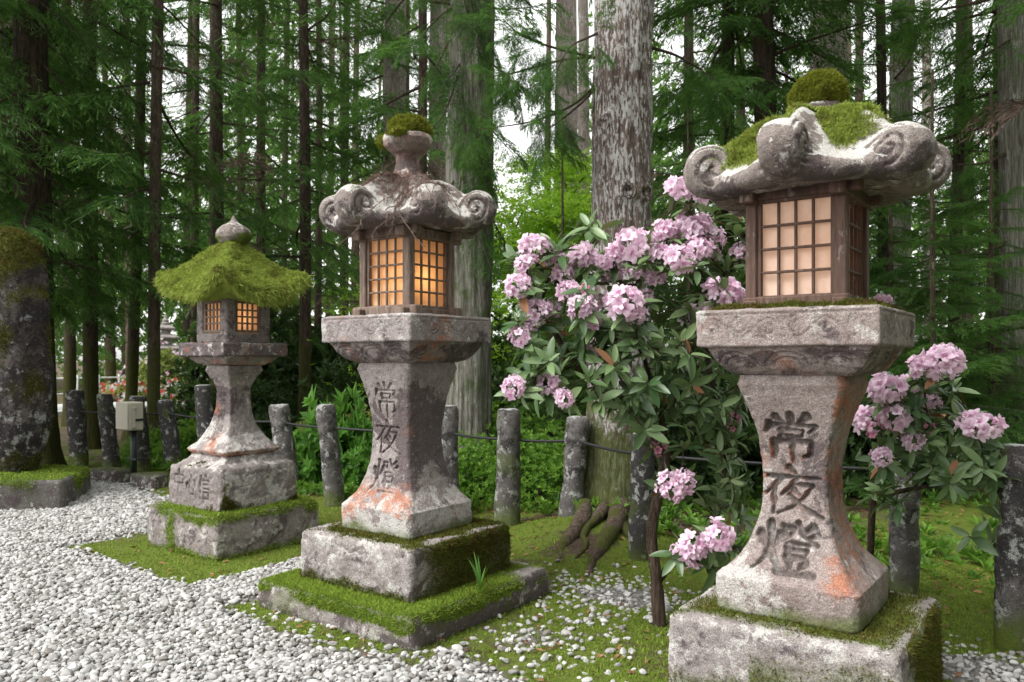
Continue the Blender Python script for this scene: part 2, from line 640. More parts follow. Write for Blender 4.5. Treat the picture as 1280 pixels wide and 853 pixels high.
def ground_z(x, y):
    s, n = row(x, y)
    z = .012 * fbm(P3(x, y), .9, 3, 3)
    back = sstep(-.5, -1.9, n)
    z = z + back * (.05 * fbm(P3(x, y), 1.1, 4, 9) + .02)
    # mound of roots round the big cedar
    z = z + .16 * np.exp(-((x - .80) ** 2 + (y - 6.35) ** 2) / .55)
    far = sstep(9, 16, -n)
    return z + far * .25 * fbm(P3(x, y), .15, 3, 21)


def gravel_density(x, y):
    s, n = row(x, y)
    nz = fbm(P3(x, y), 1.6, 4, 31)
    edge = np.where(s < -3.4, -1.32, np.where(s < -.75, -.50, .42))
    full = sstep(-.16, .16, n - edge + .28 * nz)
    patch = .62 * np.exp(-(((s - 1.0) / .55) ** 2 + ((n + .80) / .34) ** 2))
    strip = .55 * np.exp(-(((s - .98) / .25) ** 2 + ((n + .1) / .55) ** 2)) * sstep(-.25, .2, fbm(P3(x, y), 3.2, 3, 77))
    sc = .22 * sstep(.15, .55, s) * sstep(-1.3, -1.0, n) * sstep(2.3, 1.9, s) * sstep(-.3, .35, fbm(P3(x, y), 2.6, 3, 5))
    right = .8 * np.exp(-(((s - 3.0) / .5) ** 2 + ((n + .72) / .3) ** 2))
    # moss ring of the left lantern
    lx, ly = x + 2.22, y - 6.25
    ring = sstep(.80, .98, np.maximum(abs(lx * ES[0] + ly * ES[1]), abs(lx * EN[0] + ly * EN[1])) + .12 * nz)
    full = full * np.where((s < -1.0) & (s > -3.6), ring, 1)
    # green fringe of the middle plinth
    mx, my = row(x, y)
    fr = np.maximum(abs(mx), abs(my)) - .62 + .2 * fbm(P3(x, y), 4, 3, 15)
    full = full * (1 - .75 * sstep(.22, .05, fr))
    return np.clip(np.maximum.reduce([full, patch, strip, sc, right]), 0, 1)


def moss_mask(x, y):
    s, n = row(x, y)
    g = gravel_density(x, y)
    m = .66 + .25 * fbm(P3(x, y), 1.3, 3, 44)
    m = np.where(n < -2.1, .42 + .3 * fbm(P3(x, y), .8, 3, 45) + .40 * sstep(1.2, 2.4, s), m)
    dirt = np.exp(-(((x - .55) / .34) ** 2 + ((y - 5.75) / .32) ** 2)) * (.6 + .8 * fbm(P3(x, y), 4, 3, 46))
    return np.clip(m * (1 - .85 * sstep(.3, .7, g)) - .55 * dirt, 0, 1)


def ground_patch(g, x0, x1, y0, y1, step, hole=None):
    xs = np.arange(x0, x1 + step / 2, step)
    ys = np.arange(y0, y1 + step / 2, step)
    X, Y = np.meshgrid(xs, ys)
    x, y = X.ravel(), Y.ravel()
    V = np.stack([x, y, ground_z(x, y)], 1)
    F = grid_faces(len(ys), len(xs))
    if hole:
        cx, cy = V[F].mean(1)[:, 0], V[F].mean(1)[:, 1]
        F = F[~((cx > hole[0]) & (cx < hole[1]) & (cy > hole[2]) & (cy < hole[3]))]
    g.add(V, [F], moss=moss_mask(x, y), grit=sstep(.25, .6, gravel_density(x, y)))


g = Geo()
ground_patch(g, -8, 6, 2, 12, .05)
ground_patch(g, -48, 46, -8, 112, 1.0, hole=(-8, 6, 2, 12))
xs = np.array([-1200., -48, 46, 1200]); ys = np.array([-200., -8, 112, 1400])
X, Y = np.meshgrid(xs, ys)
F = grid_faces(4, 4)
F = np.delete(F, 4, 0)
g.add(np.stack([X.ravel(), Y.ravel(), np.zeros(16)], 1), [F], moss=.3, grit=0.)
tag(g.build('ground', M['earth']), kind='structure')

# ---- gravel: instanced pebbles of one stuff object
KEEP_OUT = []        # (cx, cy, half) squares aligned with the row
LAN = {'middle': np.array([-.62, 4.75]), 'right': np.array([1.255, 3.39]), 'left': np.array([-2.175, 6.25])}
KEEP_OUT += [(*LAN['middle'], .60), (*LAN['right'], .44), (*LAN['left'], .455)]


def inside_keepout(x, y):
    k = np.zeros(len(x), bool)
    for cx, cy_, h in KEEP_OUT:
        u, v = (x - cx) * ES[0] + (y - cy_) * ES[1], (x - cx) * EN[0] + (y - cy_) * EN[1]
        k |= (abs(u) < h) & (abs(v) < h)
    return k


def in_view(x, y, m=.25):
    return (abs(x) < .66 * y + m)


def pebble_points():
    out = []
    for layer, (sp, zoff, pr) in enumerate(((.0265, .006, 1.0), (.030, .017, .75))):
        xs = np.arange(-7.2, 3.8, sp)
        ys = np.arange(2.9, 10.2, sp)
        X, Y = np.meshgrid(xs, ys)
        x = X.ravel() + RNG.uniform(-.45, .45, X.size) * sp
        y = Y.ravel() + RNG.uniform(-.45, .45, X.size) * sp
        d = gravel_density(x, y)
        k = (RNG.random(len(x)) < np.where(d > .85, pr, d * pr * (.75 if layer == 0 else .35))) & in_view(x, y) & ~inside_keepout(x, y) & (d > .03)
        x, y = x[k], y[k]
        out.append(np.stack([x, y, ground_z(x, y) + zoff - .008 * (d[k] < .7) + RNG.uniform(-.004, .006, len(x))], 1))
    return np.concatenate(out)


def gravel_object():
    P = pebble_points()
    n = len(P)
    me = bpy.data.meshes.new('gravel')
    me.vertices.add(n)
    me.vertices.foreach_set('co', P.astype(np.float32).ravel())
    rot = np.stack([RNG.normal(0, .28, n), RNG.normal(0, .28, n), RNG.uniform(0, 6.28, n)], 1)
    size = np.exp(RNG.normal(0, .24, n)) * .0124
    scl = np.stack([size * RNG.uniform(1.05, 1.5, n), size, size * RNG.uniform(.62, .9, n)], 1)
    for nm, a in (('rot', rot), ('scl', scl)):
        at_ = me.attributes.new(nm, 'FLOAT_VECTOR', 'POINT')
        at_.data.foreach_set('vector', a.astype(np.float32).ravel())
    ix = me.attributes.new('pick', 'INT', 'POINT')
    ix.data.foreach_set('value', RNG.integers(0, 4, n).astype(np.int32))
    me.materials.append(M['pebble'])
    o = bpy.data.objects.new('gravel', me)
    COL.objects.link(o)
    ng = bpy.data.node_groups.new('pebbles', 'GeometryNodeTree')
    ng.interface.new_socket('Geometry', in_out='INPUT', socket_type='NodeSocketGeometry')
    ng.interface.new_socket('Geometry', in_out='OUTPUT', socket_type='NodeSocketGeometry')
    N, L = ng.nodes, ng.links
    gi, go = N.new('NodeGroupInput'), N.new('NodeGroupOutput')
    g2i = N.new('GeometryNodeGeometryToInstance')
    for k in range(4):
        ico = N.new('GeometryNodeMeshIcoSphere')
        ico.inputs['Radius'].default_value = 1
        ico.inputs['Subdivisions'].default_value = 3
        sp = N.new('GeometryNodeSetPosition')
        nz = N.new('ShaderNodeTexNoise')
        nz.noise_dimensions = '4D'
        nz.inputs['Scale'].default_value = .75
        nz.inputs['Detail'].default_value = 1
        nz.inputs['W'].default_value = k * 7.3
        sub = N.new('ShaderNodeVectorMath'); sub.operation = 'SUBTRACT'
        sub.inputs[1].default_value = (.5, .5, .5)
        mul = N.new('ShaderNodeVectorMath'); mul.operation = 'SCALE'
        mul.inputs['Scale'].default_value = 1.1
        L.new(nz.outputs['Color'], sub.inputs[0]); L.new(sub.outputs[0], mul.inputs[0])
        L.new(ico.outputs['Mesh'], sp.inputs['Geometry']); L.new(mul.outputs[0], sp.inputs['Offset'])
        sm = N.new('GeometryNodeSetShadeSmooth')
        L.new(sp.outputs[0], sm.inputs['Geometry'])
        mt = N.new('GeometryNodeSetMaterial')
        mt.inputs['Material'].default_value = M['pebble']
        L.new(sm.outputs[0], mt.inputs['Geometry'])
        L.new(mt.outputs[0], g2i.inputs[0])
    iop = N.new('GeometryNodeInstanceOnPoints')
    iop.inputs['Pick Instance'].default_value = True
    L.new(gi.outputs[0], iop.inputs['Points'])
    L.new(g2i.outputs[0], iop.inputs['Instance'])
    for nm, dt, tgt in (('rot', 'FLOAT_VECTOR', 'Rotation'), ('scl', 'FLOAT_VECTOR', 'Scale'), ('pick', 'INT', 'Instance Index')):
        na = N.new('GeometryNodeInputNamedAttribute')
        na.data_type = dt
        na.inputs['Name'].default_value = nm
        src = na.outputs['Attribute']
        if nm == 'rot':
            e = N.new('FunctionNodeEulerToRotation')
            L.new(src, e.inputs[0])
            src = e.outputs[0]
        L.new(src, iop.inputs[tgt])
    L.new(iop.outputs[0], go.inputs[0])
    md = o.modifiers.new('pebbles', 'NODES')
    md.node_group = ng
    tag(o, 'pale grey rounded gravel covering the court before the lanterns', 'gravel', kind='stuff')


gravel_object()


# ---- moss tufts
def tufts(g, P, N, length, width, lean=.7, mat=0, droop=0.0, tint=(.25, 1)):
    n = len(P)
    if n == 0:
        return
    D = norm(N + lean * RNG.normal(0, 1, (n, 3)) + np.array([0, 0, -droop]))
    S = norm(np.cross(D, RNG.normal(0, 1, (n, 3))))
    L = length * np.exp(RNG.normal(0, .35, n))[:, None]
    W = width * np.exp(RNG.normal(0, .25, n))[:, None]
    V = np.stack([P - S * W / 2 - N * .002, P + S * W / 2 - N * .002, P + D * L], 1).reshape(-1, 3)
    tn = RNG.uniform(tint[0], tint[1], n)
    T = np.stack([tn * .55, tn * .55, tn], 1).ravel()
    g.add(V, [np.arange(3 * n).reshape(-1, 3)], mat, tint=T)


def ground_moss():
    n = 260000
    x = RNG.uniform(-4.2, 3.2, n)
    y = RNG.uniform(3.1, 8.5, n)
    # denser near the camera
    k = RNG.random(n) < np.clip(4.2 / y, 0, 1) ** 1.5
    x, y = x[k], y[k]
    m = moss_mask(x, y) + .45 * fbm(P3(x, y), 9, 4, 12)
    k = (m > .48) & in_view(x, y, .1) & ~inside_keepout(x, y)
    x, y = x[k], y[k]
    P = np.stack([x, y, ground_z(x, y)], 1)
    g = Geo()
    tufts(g, P, np.tile([0., 0, 1], (len(P), 1)), .016, .0065, .75)
    tag(g.build('ground_moss', M['moss_ground']), 'short green moss growing over the earth between the lanterns', 'moss', kind='stuff')


ground_moss()

# ------------------------------------------------------------------ carved writing and ornament
GL = {
    'jou': [[(.5, 1), (.5, .84)], [(.25, .95), (.36, .83)], [(.77, .97), (.64, .83)], [(.14, .80), (.08, .64)],
            [(.13, .77), (.90, .77), (.80, .64)], [(.33, .67), (.34, .52)], [(.33, .67), (.68, .67), (.66, .52)],
            [(.34, .53), (.66, .53)], [(.20, .42), (.20, .10)], [(.20, .42), (.80, .42), (.80, .16), (.70, .12)],
            [(.5, .52), (.5, -.04)]],
    'ya': [[(.46, 1), (.55, .87)], [(.03, .80), (.97, .80)], [(.32, .78), (.22, .58), (.04, .40)], [(.21, .56), (.21, .02)],
           [(.57, .77), (.48, .58), (.33, .42)], [(.54, .64), (.84, .64), (.72, .42), (.52, .17), (.28, .02)],
           [(.52, .52), (.62, .43)], [(.46, .42), (.64, .2), (1, .0)]],
    'tou': [[(.06, .70), (.12, .5)], [(.38, .72), (.30, .54)], [(.22, .94), (.22, .5), (.15, .22), (.0, .04)],
            [(.22, .45), (.38, .14)], [(.43, .88), (.60, .88), (.54, .72), (.38, .58)], [(.43, .77), (.5, .69)],
            [(.66, .98), (.76, .74), (1, .58)], [(.90, .93), (.79, .82)], [(.96, .78), (.85, .71)],
            [(.50, .58), (.86, .58)], [(.53, .47), (.53, .30)], [(.53, .47), (.84, .47), (.82, .30)], [(.53, .31), (.83, .31)],
            [(.57, .24), (.62, .12)], [(.82, .24), (.75, .12)], [(.40, .04), (1, .04)]],
    'shin': [[(.25, .97), (.16, .7), (.03, .50)], [(.17, .68), (.17, .02)], [(.60, .98), (.68, .88)], [(.35, .80), (.98, .80)],
             [(.44, .63), (.90, .63)], [(.44, .47), (.90, .47)], [(.46, .32), (.46, .02)], [(.46, .32), (.87, .32), (.85, .02)],
             [(.46, .06), (.86, .06)]],
    'kokoro': [[(.16, .56), (.05, .22)], [(.33, .66), (.34, .2), (.45, .09), (.74, .09), (.80, .30)], [(.48, .84), (.57, .60)],
               [(.78, .68), (.94, .40)]],
    'naka': [[(.10, .75), (.14, .38)], [(.10, .75), (.90, .75), (.86, .38)], [(.13, .42), (.87, .42)], [(.5, 1), (.5, 0)]],
}


def glyph(name, cx, cz, wd, ht, rng):
    """strokes -> (polyline, start half width, end half width) in face coordinates"""
    out = []
    for st in GL[name]:
        p = np.array([[cx + (x - .5) * wd, cz + (y - .5) * ht] for x, y in st])
        L = np.linalg.norm(np.diff(p, axis=0), axis=1).sum()
        hw = wd * (.068 if wd > .23 else .062 if wd < .15 else .052) * (1.25 if L < wd * .3 else 1.0)
        out.append((p, hw * rng.uniform(.95, 1.25), hw * rng.uniform(.45, .9)))
    return out


def stroke_field(U, strokes):
    """signed: >0 inside a stroke, in metres from its edge"""
    best = np.full(len(U), -1.0)
    for p, h0, h1 in strokes:
        n = len(p) - 1
        for i in range(n):
            a, b = p[i], p[i + 1]
            ab = b - a
            t = np.clip(((U - a) @ ab) / (ab @ ab + 1e-12), 0, 1)
            d = np.linalg.norm(U - a - t[:, None] * ab, axis=1)
            hw = h0 + (h1 - h0) * (i + t) / n
            best = np.maximum(best, hw - d)
    return best


def spiral(cx, cz, r, turns, a0, sgn, hw=.0035):
    a = np.linspace(0, turns * 2 * PI, int(14 * turns) + 2)
    rr = r * (1 - .85 * a / a[-1])
    return (np.stack([cx + rr * np.cos(a0 + sgn * a), cz + rr * np.sin(a0 + sgn * a)], 1), hw, hw * .8)


def arabesque(hw_, z0, z1, rng):
    s = []
    zc, h = (z0 + z1) / 2, (z1 - z0)
    n = 6
    for k in range(n):
        x = -hw_ * .80 + k * hw_ * 1.6 / (n - 1)
        sg = 1 if k % 2 else -1
        s.append(spiral(x, zc + sg * h * .06, h * .25, 1.4, PI * .5 * sg, sg))
        if k < n - 1:
            x2 = x + hw_ * 1.6 / (n - 1)
            tt = np.linspace(0, 1, 9)
            s.append((np.stack([x + (x2 - x) * tt, zc - sg * h * .24 * np.cos(tt * PI)], 1), .004, .0025))
    s.append((np.array([[-hw_ * .93, z1 - h * .13], [hw_ * .93, z1 - h * .13]]), .003, .003))
    return s


# ------------------------------------------------------------------ square stone blocks
def sq_block(prof, step=.012, rc=.06, rough=.004, seed=0, carve=None, bow=0.0, zstep=None, fine=1.6):
    """square block from a profile of (z, halfwidth); carve = list of (face 0 front / 1 right, strokes, depth, sign)"""
    pr = resample(prof, zstep or step)
    hmax = pr[:, 1].max()
    m = max(6, int(round(2 * hmax / step)))
    u = np.linspace(-1, 1, m, endpoint=False)
    o = np.ones(m)
    sq = np.concatenate([np.stack([u, -o], 1), np.stack([o, u], 1), np.stack([-u, o], 1), np.stack([-o, -u], 1)])
    q = np.clip(sq, -(1 - rc), 1 - rc)
    d = sq - q
    ln = np.linalg.norm(d, axis=1, keepdims=True)
    sq2 = np.where(ln > 1e-9, q + d / np.maximum(ln, 1e-9) * rc, sq)
    V = np.concatenate([np.repeat(sq2[None], len(pr), 0) * pr[:, 1][:, None, None],
                        np.repeat(pr[:, 0][:, None, None], len(sq2), 1)], 2)
    V = V.reshape(-1, 3)
    F = [grid_faces(len(pr), len(sq2), True)]
    N = vnormals(V, F)
    gr = np.zeros(len(V))
    disp = rough * (1.1 * fbm(V, 7, 4, seed) + .7 * fbm(V, 38, 3, seed + 5)) * fine
    if carve:
        for face, strokes, depth, edge in carve:
            if face == 0:
                k = np.where((N[:, 1] < -.55))[0]
                U = V[k][:, [0, 2]]
            else:
                k = np.where((N[:, 0] > .55))[0]
                U = V[k][:, [1, 2]]
            f = stroke_field(U, strokes) + .0055 * fbm(V[k], 45, 3, seed + 9)
            c = sstep(-.001, edge, f)
            disp[k] -= depth * c
            gr[k] = np.maximum(gr[k], c if depth > .008 else c * .45)
    V = V + N * disp[:, None]
    if bow:
        V[:, 2] += bow * fbm(V, 3, 2, seed + 3)
    return V, F, gr


def top_moss(V, F, amount, seed, zmin=.35, scale=6):
    N = vnormals(V, F)
    nz = fbm(V, scale, 4, seed)
    return sstep(.25, .6, N[:, 2] * 1.0 * (N[:, 2] > zmin) * (.55 + amount) + .6 * nz - .25)


def remesh(V, F, voxel, smooth=6):
    g_ = Geo().add(V, F)
    me = g_.mesh('tmp', [])
    o = bpy.data.objects.new('tmp', me)
    COL.objects.link(o)
    r = o.modifiers.new('r', 'REMESH')
    r.mode = 'VOXEL'
    r.voxel_size = voxel
    if smooth:
        s_ = o.modifiers.new('s', 'SMOOTH')
        s_.iterations = smooth
        s_.factor = .5
    dg = bpy.context.evaluated_depsgraph_get()
    em = o.evaluated_get(dg).to_mesh()
    nv = len(em.vertices)
    W = np.empty(nv * 3, np.float32)
    em.vertices.foreach_get('co', W)
    li = np.empty(len(em.loops), np.int32)
    em.loops.foreach_get('vertex_index', li)
    tot = np.empty(len(em.polygons), np.int32)
    em.polygons.foreach_get('loop_total', tot)
    Q = li.reshape(-1, 4) if (tot == 4).all() else None
    if Q is None:
        st = np.concatenate([[0], np.cumsum(tot)[:-1]])
        fs = []
        for k in (3, 4):
            ii = st[tot == k]
            if len(ii):
                fs.append(li[ii[:, None] + np.arange(k)])
    else:
        fs = [Q]
    o.evaluated_get(dg).to_mesh_clear()
    bpy.data.objects.remove(o)
    bpy.data.meshes.remove(me)
    return W.reshape(-1, 3).astype(float), [f.astype(np.int64) for f in fs]


# ------------------------------------------------------------------ hexagonal scroll roof
def scroll_roof(Ro, H, rs, wt, voxel, seed, bend=1.12):
    """z=0 at the underside; scrolls at -90 deg + 60 k, their outer edge at radius Ro"""
    na, ph0 = 216, -PI / 2
    ph = np.linspace(0, 2 * PI, na, endpoint=False)
    loc = (ph - ph0 + PI / 6) % (PI / 3) - PI / 6           # 0 at a corner
    c = np.clip(np.cos(3 * loc), 0, 1) ** 1.8                # closeness to a corner, 1..0
    Rc = Ro - rs * .55
    R = Rc * math.cos(PI / 6) / np.cos(PI / 6 - abs(loc))
    R = R * (1 + .035 * (1 - c))
    rings = []
    th = .072

    def ring(f, z):
        r = R * f
        rings.append(np.stack([r * np.cos(ph), r * np.sin(ph), z + 0 * ph], 1))
    for f, z in ((.02, .014), (.25, .014), (.48, .014), (.60, .012), (.70, .004), (.82, 0), (.92, .002), (.97, .012)):
        ring(f, z + .012 * c * f ** 4)
    ring(1.0, .012 * c + .035)
    ring(1.0, .012 * c + th * .72 + .035 * c ** 2)
    ring(.975, .02 * c + th * .98 + .045 * c ** 2)
    for f in (.94, .9, .84, .77, .7, .62, .54, .46, .38, .3, .23, .16, .1, .05, .02):
        t = 1 - f
        prof = math.sin(PI / 2 * min(1, t * bend)) ** 1.25
        ridge = .055 * c ** 3 * math.sin(PI * min(1, t * 1.05 + .18)) * sstep(.95, .6, t)
        ring(f, (th + .02 * c + .05 * c ** 2 * sstep(.75, .95, f)) * (1 - prof) + H * prof - .042 * math.sin(PI * min(1, t * 1.6)) * (1 - c) + ridge)
    V = np.concatenate(rings)
    F = [grid_faces(len(rings), na, True)]
    b = np.arange(na)
    F.append(np.stack([np.full(na - 2, 0), b[2:], b[1:-1]], 1))
    e = (len(rings) - 1) * na
    F.append(np.stack([np.full(na - 2, e), e + b[1:-1], e + b[2:]], 1))
    G = Geo().add(V, F)
    cs = []
    for k in range(6):
        a = ph0 + k * PI / 3
        er, et = np.array([math.cos(a), math.sin(a), 0]), np.array([-math.sin(a), math.cos(a), 0])
        r_ = rs * (1 + .07 * math.sin(k * 2.3 + seed))
        Cn = er * (Ro - r_) + np.array([0, 0, r_ + .012 + .008 * math.cos(k * 1.7 + seed)])
        cs.append((Cn, er, et, r_))
        tt = np.array([-1, -.97, -.85, -.4, 0, .4, .85, .97, 1]) * wt
        rr = np.array([.02, .62, .85, .98, 1.03, .98, .85, .62, .02]) * r_
        aa = np.linspace(0, 2 * PI, 40, endpoint=False)
        D = (Cn[None, None] + et[None, None] * tt[:, None, None] +
             rr[:, None, None] * (er[None, None] * np.cos(aa)[None, :, None] + np.array([0, 0, 1.])[None, None] * np.sin(aa)[None, :, None]))
        G.add(D.reshape(-1, 3), [grid_faces(9, 40, True)[:, ::-1]])
        # sloping web that ties the drum to the rim on its inner side
        pts = np.array([er * (Ro - r_ * 1.0) + [0, 0, .055], er * (Ro - r_ * 2.0) + [0, 0, .10], er * (Ro - r_ * 3.0) + [0, 0, .16]])
        lv, lf = tube(curve(pts, 6), .058, 12)
        G.add(lv, lf)
    V, F = remesh(*G.arrays(), voxel, 16)
    N = vnormals(V, F)
    gr = np.zeros(len(V))
    D = np.zeros_like(V)
    for Cn, er, et, r in cs:
        p = V - Cn
        a, bz, tt = p @ er, p[:, 2], p @ et
        rad = np.hypot(a, bz)
        ang = np.arctan2(bz, a)
        side = sstep(.35, .6, abs(N @ et)) * (abs(tt) > wt * .4) * (abs(tt) < wt * 1.4) * (rad < r * 1.02)
        ph_ = (rad / (r * .40) - np.sign(tt) * 0 + ang / (2 * PI) + .15) % 1.0
        gv = np.exp(-((ph_ - .5) / .14) ** 2) * side
        D -= N * (gv * .011)[:, None]
        gr = np.maximum(gr, gv * .40)
    V = V + D + N * (.015 * fbm(V, 5, 4, seed) + .005 * fbm(V, 26, 3, seed + 2))[:, None]
    return V, F, gr, cs


# ------------------------------------------------------------------ wooden fire chamber with lattice windows
def chamber(root, hw, z0, z1, wood, paper, cols, rows, seed, bar=.011, sill=.055, pw_=.050):
    pw = pw_
    for sx in (-1, 1):
        for sy in (-1, 1):
            g = Geo()
            g.add(*box((sx * (hw - pw / 2), sy * (hw - pw / 2), (z0 + z1) / 2), (pw, pw, z1 - z0), .005))
            g.build('post', wood, root, False)
    for k, (zb, h, ex, nm) in enumerate(((z0 - .045, .054, sill, 'sill_beam'), (z1 - .012, .06, .055, 'head_beam'))):
        for s in (-1, 1):
            g = Geo()
            g.add(*box((0, s * (hw - pw / 2), zb + h / 2), (2 * hw + 2 * ex, pw + .012, h), .006))
            g.build(nm, wood, root, False)
            g = Geo()
            g.add(*box((s * (hw - pw / 2), 0, zb + h / 2 - .014), (pw + .016, 2 * hw + 2 * ex, h), .006))
            g.build(nm, wood, root, False)
    # windows
    a, zb, zt = hw - pw + .004, z0 - .006, z1 - .004
    for f in range(4):
        ca, sa = math.cos(f * PI / 2), math.sin(f * PI / 2)
        Rz = np.array([[ca, -sa, 0], [sa, ca, 0], [0, 0, 1]])
        g = Geo()

        def add(c, s, bv=.002):
            V, F = box(c, s, bv)
            g.add(V @ Rz.T, F)
        y = -(hw - pw * .55)
        fr = .020
        add((0, y, zb + fr / 2), (2 * a, .026, fr))
        add((0, y, zt - fr / 2), (2 * a, .026, fr))
        for s in (-1, 1):
            add((s * (a - fr / 2), y, (zb + zt) / 2), (fr, .024, zt - zb - 2 * fr))
        wi, hi = 2 * a - 2 * fr, zt - zb - 2 * fr
        for i in range(1, cols):
            add((-wi / 2 + wi * i / cols, y + .001, (zb + zt) / 2), (bar, .014, hi))
        for j in range(1, rows):
            add((0, y - .003, zb + fr + hi * j / rows), (wi, .013, bar))
        wn = g.build('window', wood, root, False)
        g2 = Geo()
        V, F = box((0, y + .019, (zb + zt) / 2), (wi + .02, .003, hi + .02), .001)
        g2.add(V @ Rz.T, F)
        g2.build('paper_pane', paper, wn, False)


def lamp(root, z, watts, col):
    l = bpy.data.lights.new('lamp', 'POINT')
    l.energy = watts
    l.color = col
    l.shadow_soft_size = .04
    o = bpy.data.objects.new('lamp', l)
    COL.objects.link(o)
    o.parent = root
    o.location = (.065, -.02, z)


def stone_part(name, mat, root, V, F, gr=None, moss=None, rust=None, stain=None, lichen=None):
    g = Geo()
    z = np.zeros(len(V))
    g.add(V, F, groove=z if gr is None else gr, moss=z if moss is None else moss, rust=z if rust is None else rust,
          stain=z if stain is None else stain, lichen=z if lichen is None else lichen)
    return g.build(name, mat, root)


def moss_part(root, mat, src, n, length, width, lean=.7, droop=0., name='moss', shell=None):
    """src: list of (V, F, mask)"""
    g = Geo()
    tot = []
    for V, F, m in src:
        T = quads_to_tris(F)
        ar = np.linalg.norm(np.cross(V[T[:, 1]] - V[T[:, 0]], V[T[:, 2]] - V[T[:, 0]]), axis=1)
        tot.append((ar * m[T].mean(1)).sum())
    for (V, F, m), tt in zip(src, tot):
        P, N = sample(V, F, max(1, int(n * tt / sum(tot))), m)
        tufts(g, P, N, length, width, lean, 0, droop)
    return g.build(name, mat, root)


def blob(c, r, seed, amp=.12, n=40, sq=(1, 1, 1)):
    u = np.linspace(0, PI, n)
    v = np.linspace(0, 2 * PI, 2 * n, endpoint=False)
    U, Vv = np.meshgrid(u, v, indexing='ij')
    S = np.stack([np.sin(U) * np.cos(Vv), np.sin(U) * np.sin(Vv), -np.cos(U)], -1).reshape(-1, 3)
    rr = 1 + amp * fbm(S + seed, 2.2, 4, seed)
    return np.asarray(c) + S * rr[:, None] * r * np.asarray(sq), [grid_faces(n, 2 * n, True)]


def pedestal_profile(z0, z1, zw, hb, hwst, ht, lip, neck):
    low = curve([(z0 + lip, hb), (z0 + lip + (zw - z0 - lip) * .22, hb - (hb - hwst) * .53),
                 (z0 + lip + (zw - z0 - lip) * .58, hb - (hb - hwst) * .90), (zw, hwst), (zw + (z1 - neck - zw) * .5, hwst + (ht - hwst) * .28),
                 (z1 - neck, ht)], 10)
    return [(z0, 0), (z0, hb * .5), (z0, hb * .985), (z0 + .01, hb)] + [tuple(p) for p in low] + [(z1 - neck + .012, ht + .004), (z1, ht - .006), (z1, ht * .4), (z1, 0)]


def platform_profile(zu, zs, z1, hn, hs, hwd):
    """bowl underside from the neck, then the straight slab"""
    und = curve([(zu, hn), (zu + (zs - zu) * .18, hn + (hs - hn) * .42), (zu + (zs - zu) * .55, hn + (hs - hn) * .78), (zs - .012, hs)], 8)
    return [(zu, 0), (zu, hn * .5)] + [tuple(p) for p in und] + [(zs, hs + .003), (zs, hwd - .006), (zs + .006, hwd), (z1 - .008, hwd + .002), (z1, hwd - .008),
                                                                  (z1, hwd * .7), (z1, hwd * .4), (z1, 0)]


def petals(hn, hs, zu, zs, n=3):
    s = []
    zc = zu + (zs - zu) * .35
    for k in range(n):
        x = (-hs * .62) + k * hs * 1.24 / (n - 1)
        for q, hw_ in ((1, .006), (.62, .005)):
            a = np.linspace(.1, PI - .1, 12)
            s.append((np.stack([x + hs * .26 * q * np.cos(a), zc + (zs - zu) * .45 * q * np.sin(a)], 1), hw_, hw_))
    return s


